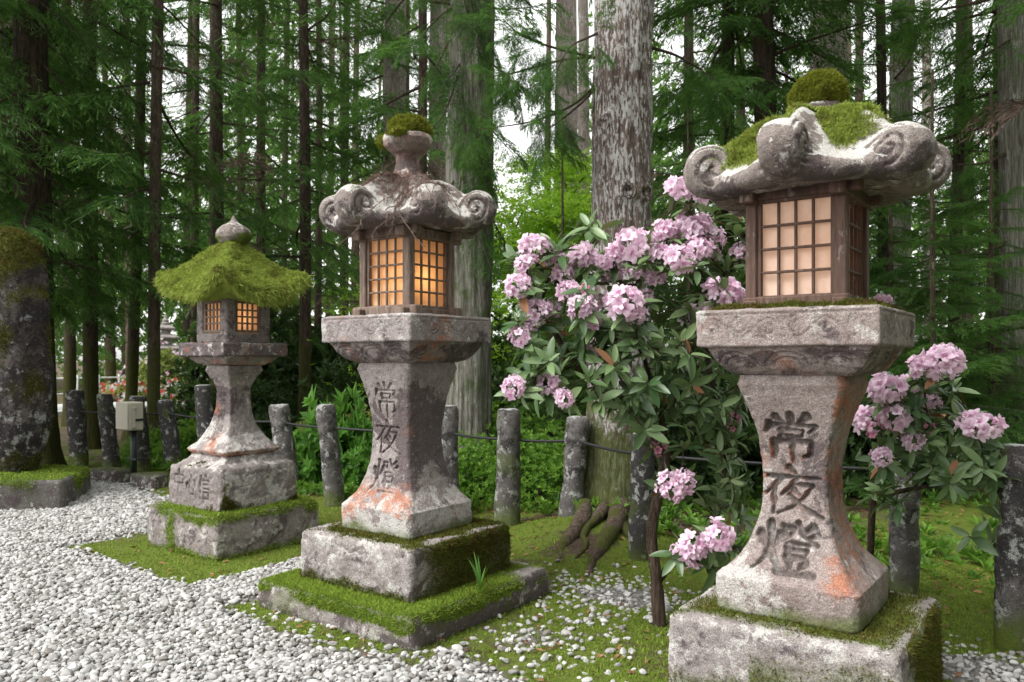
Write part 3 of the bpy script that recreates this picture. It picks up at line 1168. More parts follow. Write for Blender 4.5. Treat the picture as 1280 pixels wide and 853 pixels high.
def big_lantern(key, dz, stone, seed, label, window, glow, hb, hbase, zbase, plinth):
    L = LAN[key]
    rng = np.random.default_rng(seed)
    root = thing('stone_lantern', label, 'stone lantern', (L[0], L[1], 0), -A36, 'tall stone lanterns along the fence')
    mossrc, lush = [], []
    if plinth:
        V, F, gr = sq_block([(-.05, .58), (0, .61), (.06, .615), (.135, .61), (.158, .595), (.16, .58), (.16, .3), (.16, 0)], .014, .05, .006, seed)
        N = vnormals(V, F)
        edge = np.maximum(abs(V[:, 0]), abs(V[:, 1]))
        cut = sstep(.1, .3, V[:, 0] + .5 * fbm(V, 5, 3, seed) - .18) * sstep(.28, .5, V[:, 1] + V[:, 0] * .2)   # bare rear right corner
        m = np.clip(sstep(.45, .8, N[:, 2] + .25 * fbm(V, 9, 3, seed)) * (1 - cut), 0, 1)
        over = (V[:, 2] > .095 + .05 * fbm(V, 8, 4, seed + 4)) & (N[:, 2] < .5)
        m = np.maximum(m, over * sstep(.0, .3, .35 + fbm(V, 7, 3, seed + 8)) * (1 - cut))
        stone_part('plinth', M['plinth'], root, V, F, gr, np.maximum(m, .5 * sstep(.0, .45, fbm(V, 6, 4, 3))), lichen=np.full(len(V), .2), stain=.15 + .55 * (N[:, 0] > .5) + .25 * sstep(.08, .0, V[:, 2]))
        lush.append((V, F, m * (edge > hbase - .06)))
        zb0 = .16
    else:
        zb0 = -.05
    # base block with a carved cloud panel on its front
    h2 = hbase
    zc = zb0 + .09
    cloud = curve([(-.21, zc - .10), (-.20, zc + .06), (-.12, zc + .135), (.0, zc + .12), (.09, zc + .15), (.16, zc + .05), (.21, zc - .02), (.30, zc - .09)], 8)
    V, F, gr = sq_block([(zb0 - .01, h2 - .02), (zb0, h2), (zb0 + .12, h2 + .004), (zbase - .025, h2), (zbase - .004, h2 - .014), (zbase, h2 - .035), (zbase, .2), (zbase, 0)],
                        .010, .07, .006, seed + 1, carve=[(0, [(cloud, .006, .006)], .007, .006)] if plinth else None)
    N = vnormals(V, F)
    e = np.maximum(abs(V[:, 0]), abs(V[:, 1]))
    topm = sstep(.5, .8, N[:, 2]) * sstep(h2 - .01, h2 - .11, e + .10 * fbm(V, 9, 4, seed + 4))
    right = sstep(.5, .8, N[:, 0]) * sstep(-.35, .25, fbm(V, 4, 4, seed + 6) + (.25 if plinth else .05)) * sstep(-h2 * .85, -h2 * .35, V[:, 1] + .1 * fbm(V, 8, 3, 2))
    foot = sstep(zb0 + .07, zb0 + .02, V[:, 2] + .05 * fbm(V, 9, 3, seed)) * .8
    if not plinth:
        foot = sstep(.33, .16, V[:, 2] + .12 * fbm(V, 6, 4, seed) + .10 * (V[:, 0] < -.1)) * sstep(-.5, 0, N[:, 1] * -1 + .3) * .85
    m = np.clip(np.maximum.reduce([topm, right, foot]), 0, 1)
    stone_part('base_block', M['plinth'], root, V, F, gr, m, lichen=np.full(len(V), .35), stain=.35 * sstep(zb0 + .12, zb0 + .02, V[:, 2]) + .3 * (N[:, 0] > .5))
    mossrc.append((V, F, m))
    # pedestal with its carved inscription
    z0, z1 = zbase, 1.41 + dz
    zw = .985 + dz
    prof = pedestal_profile(z0, z1, zw, hb, .150 if plinth else .130, .212, .14, .05)
    ins = []
    hgt = .192
    for k, nm in enumerate(('jou', 'ya', 'tou')):
        wq = .195 if plinth else .245
        ins += glyph(nm, -.005 - .006 * k, 1.195 + dz - k * .218 - (0 if plinth else .045), wq, hgt, rng)
    V, F, gr = sq_block(prof, .0042, .13, .0035, seed + 2, carve=[(0, ins, .017 if plinth else .025, .012)], zstep=.0042)
    off = np.array([0, 0, 0]) if plinth else np.array([-.016, -.012, 0])
    V = V + off
    zr = (V[:, 2] - z0) / (z1 - z0)
    N = vnormals(V, F)
    n1, n2 = fbm(V, 4, 4, seed + 7), fbm(V, 7, 4, seed + 8)
    if key == 'middle':
        rust = sstep(.0, .35, n1 + .75 * np.exp(-((zr - .22) / .11) ** 2) * (N[:, 1] < -.3) + .25 * np.exp(-((zr - .2) / .14) ** 2) - .42)
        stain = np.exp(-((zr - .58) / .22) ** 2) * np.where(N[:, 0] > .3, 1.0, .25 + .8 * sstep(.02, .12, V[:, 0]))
        lich = sstep(.35, .1, zr) * 1.0 - .4 * stain
    else:
        rust = sstep(.0, .4, n1 + .55 * np.exp(-((zr - .30) / .2) ** 2) * sstep(.02, .2, V[:, 0]) + .35 * sstep(-.05, -.16, V[:, 0]) * np.exp(-((zr - .7) / .18) ** 2)
                     + .45 * (N[:, 0] > .25) * sstep(.2, .6, zr) - .20)
        stain = .75 * np.exp(-((zr - .55) / .1) ** 2) * sstep(-.05, .1, V[:, 0])
        lich = sstep(.45, .15, zr) * sstep(.05, -.15, V[:, 0])
    bot = sstep(.07, .0, zr + .06 * n2) * .8
    stone_part('pedestal', stone, root, V, F, gr, bot, rust, stain, lich)
    # platform: bowl with lotus petals and a slab carved with scrolls
    zu, zs, zt = z1, 1.525 + dz, 1.676 + dz
    prof = platform_profile(zu, zs, zt, .215, .318, .354)
    cv = [(f, arabesque(.345, zs, zt, rng), .005, .003) for f in (0, 1)] + [(f, petals(.215, .318, zu, zs), .006, .005) for f in (0, 1)]
    V, F, gr = sq_block(prof, .0075, .035, .0035, seed + 3, carve=cv, zstep=.006)
    N = vnormals(V, F)
    tm = sstep(.6, .85, N[:, 2]) * sstep(.36, .30, np.maximum(abs(V[:, 0]), abs(V[:, 1])) + .05 * fbm(V, 9, 3, seed))
    lo = sstep(zs + .005, zs - .02, V[:, 2])
    rs_ = sstep(.05, .4, .8 * fbm(V, 5, 4, seed + 12) + (.55 * np.exp(-((V[:, 1] + .05) / .09) ** 2) * (N[:, 0] > .5) if key == 'middle' else 0) - .1 + .05 * lo - .12)
    stone_part('platform', stone, root, V, F, gr, tm * (1.0 if key == 'right' else .45), rs_, .35 * lo, .25 * (1 - lo))
    if key == 'right':
        mossrc.append((V, F, tm))
    # chamber
    c0, c1 = zt + .048, 2.145 + dz
    window(root, c0, c1)
    lamp(root, (c0 + c1) / 2 - .04, glow[0], glow[1])
    return root, mossrc, lush


# ---- middle lantern
root, mossrc, lush = big_lantern('middle', 0, M['stone_m'], 3,
    'tall stone lantern in the middle with scrolled roof strewn with dead cedar sprigs', 
    lambda r, a, b: chamber(r, .20, a, b, M['wood_grey'], M['paper_m'], 4, 5, 3), (1.6, (1, .76, .48)), .280, .44, .44, True)
V, F, gr, cs = scroll_roof(.532, .325, .106, .080, .0075, 3)
V = V + [0, 0, 2.17]
N = vnormals(V, F)
m = sstep(.25, .6, .5 * N[:, 2] + .7 * fbm(V, 6, 4, 71) - .12) * .9
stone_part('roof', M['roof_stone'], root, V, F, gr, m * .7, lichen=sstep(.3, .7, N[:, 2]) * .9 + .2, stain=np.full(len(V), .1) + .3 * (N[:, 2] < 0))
mossrc.append((V, F, m * sstep(.45, .7, fbm(V, 4, 3, 72) + .5) * .3))
ROOF_M = (V, F)
# finial: neck, cup and a cushion of moss
def lathe(prof, seed, n=64, amp=.004, step=.008):
    pr = resample(prof, step)
    a = np.linspace(0, 2 * PI, n, endpoint=False)
    V = np.stack([pr[:, 1][:, None] * np.cos(a), pr[:, 1][:, None] * np.sin(a), np.repeat(pr[:, 0][:, None], n, 1)], -1).reshape(-1, 3)
    F = [grid_faces(len(pr), n, True)]
    N = vnormals(V, F)
    return V + N * (amp * fbm(V, 14, 4, seed) + amp * .5 * fbm(V, 50, 2, seed))[:, None], F
V, F = lathe([(2.40, .17), (2.455, .145), (2.50, .098), (2.545, .078), (2.595, .067), (2.635, .072), (2.65, .10), (2.685, .137), (2.72, .146), (2.745, .140), (2.755, .12), (2.755, 0)], 5, amp=.008)
stone_part('finial', M['roof_stone'], root, V, F, rust=np.full(len(V), .25), lichen=sstep(2.70, 2.74, V[:, 2]), stain=sstep(2.66, 2.5, V[:, 2]) * .8)
V, F = blob((0, .01, 2.775), .122, 4, .14, 60, sq=(1, 1, .84))
V = V + vnormals(V, F) * (.022 * fbm(V, 13, 4, 65))[:, None]
g = Geo(); g.add(V, F, tint=.5)
P, N = sample(V, F, 20000); tufts(g, P, N, .011, .0055, .75)
V2, F2 = blob((-.125, -.06, 2.725), .050, 9, .2, 20, (1, 1, .8)); g.add(V2, F2, tint=.5)
P, N = sample(V2, F2, 1600); tufts(g, P, N, .011, .006, .7)
V2, F2 = blob((.03, -.12, 2.742), .050, 12, .2, 20, (1.5, .8, .55)); g.add(V2, F2, tint=.5)
P, N = sample(V2, F2, 1800); tufts(g, P, N, .010, .006, .7)
g.build('moss_cushion', M['moss_gold'], root)
moss_part(root, M['moss_dark'], mossrc, 42000, .013, .0065, .7)
moss_part(root, M['moss_lush'], lush, 95000, .012, .0055, .85)

# ---- right lantern
root, mossrc, lush = big_lantern('right', -.05, M['stone_r'], 8,
    'tall stone lantern at the right with moss domed scroll roof and rosy paper windows',
    lambda r, a, b: chamber(r, .20, a, b, M['wood_red'], M['paper_r'], 4, 4, 8, .011, .012, .046), (.12, (1, .7, .45)), .284, .44, .39, False)
V, F, gr, cs = scroll_roof(.545, .345, .106, .084, .0075, 8)
V = V + [.024, .018, 2.105]
N = vnormals(V, F)
rad = np.hypot(V[:, 0], V[:, 1])
m = sstep(.15, .4, N[:, 2]) * sstep(.40, .30, rad + .13 * fbm(V, 5, 4, 81) + .30 * np.exp(-((np.arctan2(V[:, 1], V[:, 0]) + 1.30) / .20) ** 2) * sstep(.13, .18, rad)) * sstep(2.19, 2.28, V[:, 2])
m = m * sstep(-.62, -.30, fbm(V, 7, 4, 86))
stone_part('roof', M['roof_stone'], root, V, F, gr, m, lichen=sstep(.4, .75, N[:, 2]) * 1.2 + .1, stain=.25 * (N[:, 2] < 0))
g = Geo(); P, N_ = sample(V, F, 60000, m); P = P + N_ * (.030 * np.clip(.3 + fbm(P, 15, 3, 83), 0, 1))[:, None]; tufts(g, P, N_, .011, .0050, .75)
g.build('roof_moss', M['moss_roof'], root)
V, F = lathe([(2.38, .16), (2.445, .132), (2.465, .105), (2.49, .10), (2.52, 0)], 8, amp=.010)
V = V + [.036, .027, 0]
stone_part('finial', M['roof_stone'], root, V, F, stain=np.full(len(V), 1.0))
V, F = blob((.036, .027, 2.548), .108, 6, .10, 60, sq=(1, 1, .86))
V = V + vnormals(V, F) * (.022 * fbm(V, 13, 4, 64))[:, None]
g = Geo(); g.add(V, F, tint=.5)
P, N = sample(V, F, 26000); tufts(g, P, N, .0095, .0048, .75)
g.build('moss_cushion', M['moss_gold'], root)
rr_ = np.random.default_rng(12)
for cx_, cy_, sz_ in ((-.24, -.25, .05), (-.12, -.265, .045), (.02, -.27, .05), (.13, -.26, .04), (.24, -.255, .05), (.265, -.12, .05), (.27, .02, .04), (-.28, -.20, .045), (.26, .15, .05), (.08, -.28, .03), (-.05, -.28, .035)):
    V, F = blob((cx_, cy_, 1.622), sz_, int(cx_ * 100) + 40, .35, 18, (1.5, 1.0, .55))
    mossrc.append((V, F, np.full(len(V), 2.0)))
    g = Geo(); g.add(V, F, tint=.25); g.build('moss_clump', M['moss_dark'], root)
moss_part(root, M['moss_dark'], mossrc, 56000, .012, .0060, .7)

# ---- left lantern
L = LAN['left']
root = thing('stone_lantern', 'small stone lantern at the left whose whole roof is a thick cap of green moss', 'stone lantern', (L[0], L[1], 0), -A36,
             'tall stone lanterns along the fence')
rng = np.random.default_rng(4)
mossrc, lush = [], []
V, F, gr = sq_block([(-.05, .44), (0, .455), (.15, .46), (.29, .452), (.315, .43), (.32, .3), (.32, 0)], .014, .05, .008, 21)
N = vnormals(V, F)
m = sstep(.4, .75, N[:, 2] + .3 * fbm(V, 7, 3, 21)) * sstep(-.46, -.28, V[:, 0] + .14 * fbm(V, 6, 3, 5))
m = np.maximum(m, (N[:, 2] < .5) * sstep(.24, .30, V[:, 2] + .08 * fbm(V, 8, 4, 24)) * sstep(-.32, -.2, V[:, 0]))
m = np.maximum(m, sstep(.06, .0, V[:, 2] + .04 * fbm(V, 8, 3, 3)))
m = np.maximum(m, (N[:, 1] < -.5) * np.exp(-((V[:, 0] + .12) / .05) ** 2) * .8)
stone_part('plinth', M['stone_l'], root, V, F, gr, m, lichen=np.full(len(V), .25), stain=np.full(len(V), .15))
lush.append((V, F, m))
ins = []
for k, nm in enumerate(('naka', 'kokoro', 'shin')):
    ins += glyph(nm, -.20 + k * .165, .505 - .012 * k, .14, .18, rng)
V, F, gr = sq_block([(.31, .33), (.32, .342), (.45, .345), (.60, .340), (.625, .330), (.64, .30), (.66, .262), (.69, .235), (.705, .225), (.705, 0)], .0085, .10, .007, 22,
                    carve=[(0, ins, .020, .007)])
N = vnormals(V, F)
mo = sstep(.1, .5, fbm(V, 5, 4, 31) + .35 * (N[:, 0] > .4) * sstep(.1, -.1, V[:, 1] + .1) + .45 * sstep(.42, .34, V[:, 2]) - .18 - .35 * (N[:, 1] < -.4)) * .9
fr_ = (N[:, 1] < -.5) * sstep(.62, .58, V[:, 2])
stone_part('base_block', M['stone_l'], root, V, F, gr, mo, lichen=.55 - 1.0 * fr_, stain=-.8 * fr_)
mossrc.append((V, F, mo))
prof = pedestal_profile(.705, 1.385, 1.17, .255, .092, .155, .035, .05)
prof[2] = (.705, .225); prof[3] = (.725, .248)
ins = []
for k, nm in enumerate(('jou', 'ya', 'tou')):
    ins += glyph(nm, .0, 1.12 - k * .125, .10, .11, rng)
V, F, gr = sq_block(prof, .0085, .12, .006, 23, carve=[(0, ins, .010, .007)], zstep=.007)
zr = (V[:, 2] - .7) / .68
stone_part('pedestal', M['stone_l'], root, V, F, gr, None, sstep(.0, .4, fbm(V, 5, 4, 33) + .7 * sstep(.12, .02, zr) - .15 + .4 * np.exp(-((zr - .5) / .12) ** 2) * (V[:, 0] < -.02)),
           .5 * np.exp(-((zr - .6) / .2) ** 2), sstep(.4, .2, zr) * .8)
V, F, gr = sq_block(platform_profile(1.385, 1.455, 1.555, .16, .235, .288), .0085, .04, .006, 24)
N = vnormals(V, F)
stone_part('platform', M['stone_l'], root, V, F, gr, None, sstep(.1, .35, fbm(V, 6, 4, 35) + .35 * np.exp(-((V[:, 0] - .05) / .1) ** 2) * (N[:, 1] < -.5) - .05),
           .55 * (V[:, 2] > 1.45), .2 * np.ones(len(V)))
# stone fire chamber: corner piers, base and head course, lattice windows
g = Geo()
for sx in (-1, 1):
    for sy in (-1, 1):
        g.add(*box((sx * .155, sy * .155, 1.76), (.085, .085, .42), .008))
for s in (-1, 1):
    g.add(*box((0, s * .157, 1.592), (.225, .078, .075), .004)); g.add(*box((0, s * .157, 1.925), (.225, .078, .09), .004))
    g.add(*box((s * .157, 0, 1.592), (.078, .225, .075), .004)); g.add(*box((s * .157, 0, 1.925), (.078, .225, .09), .004))
V, F = remesh(*g.arrays(), .0085, 2)
N = vnormals(V, F)
stone_part('chamber', M['stone_l'], root, V + N * (.004 * fbm(V, 12, 3, 9))[:, None], F, stain=np.full(len(V), .22))
for f in range(4):
    Rz = np.array([[math.cos(f * PI / 2), -math.sin(f * PI / 2), 0], [math.sin(f * PI / 2), math.cos(f * PI / 2), 0], [0, 0, 1]])
    g = Geo()
    zb, zt, a = 1.634, 1.876, .112
    def addb(c, s):
        V, F = box(c, s, .002); g.add(V @ Rz.T, F)
    y = -.176
    addb((0, y, zb + .010), (2 * a, .022, .02)); addb((0, y, zt - .010), (2 * a, .022, .02))
    for s in (-1, 1):
        addb((s * (a - .01), y, (zb + zt) / 2), (.02, .020, zt - zb - .04))
    for i in range(1, 4):
        addb((-a + .02 + (2 * a - .04) * i / 4, y + .001, (zb + zt) / 2), (.013, .013, zt - zb - .04))
    for j in range(1, 4):
        addb((0, y - .003, zb + .02 + (zt - zb - .04) * j / 4), (2 * a - .04, .012, .013))
    wn = g.build('window', M['wood_grey'], root, False)
    g = Geo(); V, F = box((0, y + .016, (zb + zt) / 2), (2 * a - .03, .003, zt - zb - .03), .001)
    g.add(V @ Rz.T, F); g.build('paper_pane', M['paper_l'], wn, False)
lamp(root, 1.74, .9, (1, .74, .46))
# square roof with upturned corners under its moss
def square_roof(hw, z0, H, lift, thick, n=160):
    a = np.linspace(0, 2 * PI, n, endpoint=False)
    R = hw / np.maximum(abs(np.cos(a)), abs(np.sin(a)))
    c = np.clip((R / hw - 1) / (math.sqrt(2) - 1), 0, 1) ** 1.25
    rings = []
    for f in (.02, .3, .6, .85, .97):
        rings.append(np.stack([R * f * np.cos(a), R * f * np.sin(a), z0 + lift * c * f ** 2.5], 1))
    rings.append(np.stack([R * 1.01 * np.cos(a), R * 1.01 * np.sin(a), z0 + lift * c + thick * .5], 1))
    for f in (.98, .93, .86, .78, .7, .6, .5, .4, .3, .22, .15, .08, .02):
        t = 1 - f
        zz = z0 + thick + lift * c * f ** 1.6 + H * (.25 * t + .75 * t ** 1.55)
        rings.append(np.stack([R * f * np.cos(a), R * f * np.sin(a), zz], 1))
    V = np.concatenate(rings)
    return V, [grid_faces(len(rings), n, True)]
V, F = square_roof(.362, 1.915, .43, .13, .04)
stone_part('roof', M['roof_stone'], root, V, F, stain=np.full(len(V), .6))
# moss cap: a lumpy remeshed shell, thicker at the eaves, and many short shoots
V, F = square_roof(.390, 1.900, .500, .140, .055)
V, F = remesh(V, F, .012, 3)
N = vnormals(V, F)
sag = sstep(.2, .44, np.maximum(abs(V[:, 0]), abs(V[:, 1]))) * sstep(-.1, .3, V[:, 0]) * (N[:, 2] < .3) * (1 - sstep(.35, .8, np.minimum(abs(V[:, 0]), abs(V[:, 1])) / np.maximum(abs(V[:, 0]), abs(V[:, 1]))))
V = V + N * (.018 + .030 * fbm(V, 4.5, 4, 51) + .020 * fbm(V, 17, 3, 52))[:, None] - np.array([0, 0, 1]) * (.05 * sag * (1 + fbm(V, 9, 3, 53)))[:, None]
g = Geo(); g.add(V, F, tint=.5)
P, N_ = sample(V, F, 70000, sstep(-.7, -.2, N[:, 2])); tufts(g, P, N_, .014, .0065, .75, droop=.2)
P, N_ = sample(V, F, 9000, sstep(.45, .0, N[:, 2]) * (N[:, 2] > -.6)); tufts(g, P, N_, .040, .006, .5, droop=1.3)
g.build('roof_moss', M['moss_roof'], root)
V, F = lathe([(2.36, .12), (2.40, .148), (2.43, .150), (2.46, .138), (2.485, .112), (2.505, .078), (2.52, .045), (2.54, .024), (2.57, .009), (2.578, 0)], 7, amp=.005)
V[:, :2] *= .88
ang = np.arctan2(V[:, 1], V[:, 0])
V[:, :2] *= (1 + .035 * np.cos(8 * ang) * sstep(2.52, 2.45, V[:, 2]))[:, None]
mm = sstep(.2, .5, fbm(V, 9, 3, 61) + .6 * sstep(2.46, 2.40, V[:, 2]) - .15)
V = V - [0, 0, .025]
stone_part('finial', M['roof_stone'], root, V, F, None, mm, lichen=np.full(len(V), .35))
moss_part(root, M['moss_dark'], mossrc, 12000, .014, .008, .7)
moss_part(root, M['moss_lush'], lush, 42000, .015, .007, .8)


# ------------------------------------------------------------------ stele on its mossy kerb at the left edge
root = thing('memorial_stone', 'dark weathered memorial stone with a moss crown standing at the left edge', 'memorial stone', (-5.0, 8.15, 0), -A36)
V, F = blob((-.42, 0, 1.55), 1.0, 23, .05, 70, (.60, .34, 1.42))
sq_ = np.sign(V - [-.42, 0, 1.55]) * abs((V - [-.42, 0, 1.55]) / [.60, .34, 1.42]) ** .68 * [.60, .34, 1.42]
V = np.array([-.42, 0, 1.45]) + sq_ * np.array([1.03, 1, .96])
V[:, 0] += -.42 * 0
V[:, 0] = -.42 + (V[:, 0] + .42) * (1.14 - .12 * np.clip(V[:, 2] / 2.8, 0, 1))
N = vnormals(V, F)
V = V + N * (.06 * fbm(V, 1.8, 4, 91) + .04 * fbm(V, 6, 5, 92, .6))[:, None]
N = vnormals(V, F)
m = np.clip(sstep(.1, .6, N[:, 2] + .5 * fbm(V, 3, 4, 93) + .45 * sstep(1.9, 2.9, V[:, 2] + .35 * fbm(V, 2.2, 4, 97))) + sstep(.05, .4, fbm(V, 2.6, 5, 94) - .02) * .9, 0, 1)
stone_part('stone', M['stele'], root, V, F, None, m, stain=np.full(len(V), .25), lichen=.5 * sstep(1.9, .4, V[:, 2]))
moss_part(root, M['moss_dark'], [(V, F, m)], 30000, .020, .010, .8)
# kerb the stone stands in
kz = .26
kerb = thing('kerb_platform', 'low stone kerb platform with a moss top under the memorial stone', 'stone platform', (-4.27, 7.62, 0), kz)
V, F = box((-1.05, .55, .09), (2.1, 1.1, .40), .03)
V, F = remesh(V, F, .018, 2)
N = vnormals(V, F)
V = V + N * (.030 * fbm(V, 3, 4, 95))[:, None]
m = sstep(.15, .6, N[:, 2] + .7 * fbm(V, 4, 4, 96) + .12 + .55 * sstep(.10, .25, V[:, 2])) * (1 - sstep(-.33, -.22, V[:, 0] + .05 * fbm(V, 6, 3, 3)) * (N[:, 2] < .9) * sstep(.5, .25, V[:, 1]))
stone_part('block', M['kerb'], kerb, V, F, None, m, stain=np.full(len(V), .2))
moss_part(kerb, M['moss_lush'], [(V, F, m)], 26000, .016, .009, .8)

# ------------------------------------------------------------------ fence: stone posts, one rail
POSTS = [  # px top, py top, px bottom, py bottom, width px, label
    (94, 489, 99, 586, 21, 'round stone post beside the memorial stone, farthest left of the fence'),
    (131, 493, 142, 590, 19, 'dark stone post left of the grey utility box'),
    (171, 496, 180, 594, 19, 'dark stone post behind the utility box pole'),
    (206, 501, 220, 592, 20, 'leaning dark stone post right of the utility box'),
    (253, 482, 262, 606, 22, 'taller stone post rising behind the waist of the mossy lantern'),
    (348, 507, 366, 617, 25, 'leaning grey stone post just right of the mossy roofed lantern'),
    (407, 507, 420, 632, 24, 'leaning grey stone post left of the middle lantern pedestal'),
    (560, 508, 560, 646, 26, 'stone post half hidden by the right side of the middle lantern'),
    (636, 513, 634, 664, 30, 'thick grey stone post below the lowest left pink blossoms'),
    (722, 523, 711, 667, 28, 'stone post with a dark knot band before the big cedar trunk'),
    (804, 543, 800, 706, 30, 'blackish stone post at the right foot of the big cedar'),
    (1132, 548, 1128, 748, 34, 'grey stone post between the right lantern and the frame edge'),
    (1270, 557, 1264, 812, 38, 'large purplish stone post at the right edge of the picture'),
]
RAILP = []
for i, (tx, ty, bx, by, wpx, lab) in enumerate(POSTS):
    d = FPX * EYE / (by - HY)
    b, t_ = at(bx, by, d), at(tx, ty, d)
    b[2] = -.1
    n = 40
    nr = 34
    ts = np.linspace(0, 1, nr)
    r = wpx / 2 * d / FPX
    axis = b[None] + (t_ - b)[None] * ts[:, None]
    rad = r * (1.06 - .1 * ts)
    rad[-1] *= .965
    V, F = tube(np.vstack([axis, axis[-1:] + [[0, 0, .008]], axis[-1:] + [[0, 0, .010]]]), np.concatenate([rad, [rad[-1] * .8, .004]]), n)
    N = vnormals(V, F)
    V = V + N * (.020 * fbm(V, 4.5, 4, 100 + i) + .009 * fbm(V, 22, 4, 130 + i, .6) * (1 - .7 * (N[:, 2] > .6)))[:, None]
    if i == 9:
        k = np.exp(-((V[:, 2] - .72) / .02) ** 2)
        V = V + N * (-.012 * k + .02 * np.exp(-((V[:, 2] - .76) / .03) ** 2) * sstep(-.2, .6, fbm(V, 6, 2, 4)))[:, None]
    base = b.copy(); base[2] = 0
    g = Geo()
    zz = np.zeros(len(V))
    dark = {0: .7, 1: 1.1, 2: .9, 3: 1.0, 4: .7, 10: .9, 12: .35}.get(i, .15)
    g.add(V - base, F, groove=zz, moss=.8 * sstep(.25, .05, V[:, 2] + .15 * fbm(V, 6, 3, i)) + .5 * sstep(.25, .5, fbm(V, 5, 4, i + 50)), rust=zz,
          stain=zz + dark, lichen=zz + .3 + .7 * (N[:, 2] > .6))
    o = g.build('stone_post', M['post'])
    o.location = base
    tag(o, lab, 'post', 'stone posts of the low fence')
    RAILP.append(b + (t_ - b) * ((.765 + .1) / (t_[2] + .1)))
pts = []
for a, b in zip(RAILP[:-1], RAILP[1:]):
    n = 10
    for k in range(n):
        f = k / n
        p = a + (b - a) * f
        p = p - np.array([0, 0, .05 * f * (1 - f)])
        pts.append(p)
pts.append(RAILP[-1])
pts.append(RAILP[-1] + (RAILP[-1] - RAILP[-2]) * .8)
g = Geo(); V, F = tube(np.array(pts), .0115, 8); g.add(V, F)
tag(g.build('fence_rail', M['iron']), 'thin black iron rail threaded through the stone posts', 'rail')

# kerb stones at the foot of the fence on the left
for (x0, y0, x1, y1, d, nm, lab) in ((118, 583, 158, 612, 9.3, 'kerb_stone', 'short grey kerb stone below the dark fence post at left'),
                                     (168, 596, 205, 618, 8.9, 'kerb_stone', 'low mossy kerb stone beside the base of the left lantern')):
    p = at((x0 + x1) / 2, y1, d)
    V, F = box((0, 0, .05), ((x1 - x0) / FPX * d * 1.2, .22, .24), .02)
    V, F = remesh(V, F, .014, 2)
    N = vnormals(V, F)
    V = V + N * (.015 * fbm(V + p, 6, 3, 5))[:, None]
    m = sstep(.2, .7, N[:, 2] + .5 * fbm(V + p, 6, 3, 6)) * .7
    g = Geo(); zz = np.zeros(len(V)); g.add(V, F, groove=zz, moss=m, rust=zz, stain=zz + .3, lichen=zz + .3)
    o = g.build(nm, M['kerb']); o.location = (p[0], p[1], 0); o.rotation_euler = (0, 0, -A36 + .2)
    tag(o, lab, 'kerb stone', 'kerb stones at the fence foot')

# utility box on its dark pole
d = 9.55
p = at(163, 520, d)
root = thing('utility_box', 'beige metal utility box on a dark pole before the fence', 'utility box', (p[0], p[1], 0), math.radians(-38))
g = Geo(); g.add(*box((0, 0, p[2]), (.30, .17, .335), .012)); bx = g.build('cabinet', M['box_paint'], root, False)
g = Geo(); g.add(*box((-.002, -.095, p[2] + .002), (.285, .022, .32), .008)); dr = g.build('door', M['box_paint'], root, False)
g = Geo(); g.add(*box((.155, -.03, p[2] - .02), (.012, .03, .20), .003)); g.add(*box((.157, -.03, p[2] + .1), (.02, .045, .03), .003)); g.add(*box((.157, -.03, p[2] - .12), (.02, .045, .03), .003))
g.build('hinge', M['box_paint'], dr, False)
g = Geo(); V, F = tube([(0.04, .02, -.1), (.04, .02, p[2] - .16)], .035, 12); g.add(V, F); g.build('pole', M['pole_black'], root)
for zz in (.25, .72):
    g = Geo(); g.add(*box((.06, .03, zz), (.22, .10, .025), .004)); g.build('clamp', M['iron'], root, False)

# ------------------------------------------------------------------ trees
def spray(n_tw, n_st, seed, slen=.085, swid=.013, droop=.30, hang=.35):
    """unit cedar branch along +Y: needle strands (triangles) + wood polyline"""
    r = np.random.default_rng(seed)
    ax = lambda t: np.stack([.05 * np.sin(3 * t + seed), t, -droop * t ** 1.4 + .16 * t ** 3], -1)
    P, D, T = [], [], []
    for i in range(n_tw):
        t = .16 + .84 * (i + r.random() * .6) / n_tw
        side = 1 if i % 2 else -1
        b = ax(np.array([t]))[0]
        L = (.40 * (1 - t) + .13) * r.uniform(.75, 1.2)
        ang = math.radians(r.uniform(35, 62))
        dr = np.array([side * math.sin(ang), math.cos(ang), r.uniform(-.25, .15)])
        if t > .97:
            dr = np.array([0, 1, -.1])
        s = np.linspace(.05, 1, n_st) + r.uniform(-.03, .03, n_st)
        pts = b + dr * (L * s)[:, None] + np.stack([0 * s, 0 * s, -hang * L * s ** 1.8], 1)
        for sg in (-1, 1):
            tw = norm(dr + np.stack([0 * s, 0 * s, -hang * 1.8 * s], 1))
            latv = norm(np.cross(tw, [0, 0, 1]))
            dd = norm(tw * .9 + sg * latv * r.uniform(.25, .8, n_st)[:, None] + r.normal(0, .22, (n_st, 3)) + [0, 0, -.18])
            P.append(pts); D.append(dd)
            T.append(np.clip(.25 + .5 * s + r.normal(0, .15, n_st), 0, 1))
    P, D, T = np.concatenate(P), np.concatenate(D), np.concatenate(T)
    n = len(P)
    S = norm(np.cross(D, r.normal(0, 1, (n, 3)) + [0, 0, 1.2]))
    L = slen * np.exp(r.normal(0, .25, n))[:, None]
    V = np.stack([P - S * swid * .25, P + D * L * .55 + S * swid * .55, P + D * L, P + D * L * .5 - S * swid * .55], 1).reshape(-1, 3)
    F = np.arange(4 * n).reshape(-1, 4)
    tt = np.repeat(T, 4)
    tb = np.linspace(0, 1, 7)
    wv, wf = tube(ax(tb), .014 * (1 - .8 * tb), 5)
    return V, F, tt, wv, wf


SPR = [spray(30, 13, k, slen=.062, swid=.0095, droop=.2 + .12 * (k % 3), hang=.35 + .2 * (k % 2)) for k in range(5)]
SPRF = [spray(40, 14, 50 + k, slen=.060, swid=.0085, droop=.25 + .12 * (k % 3), hang=.45) for k in range(4)]


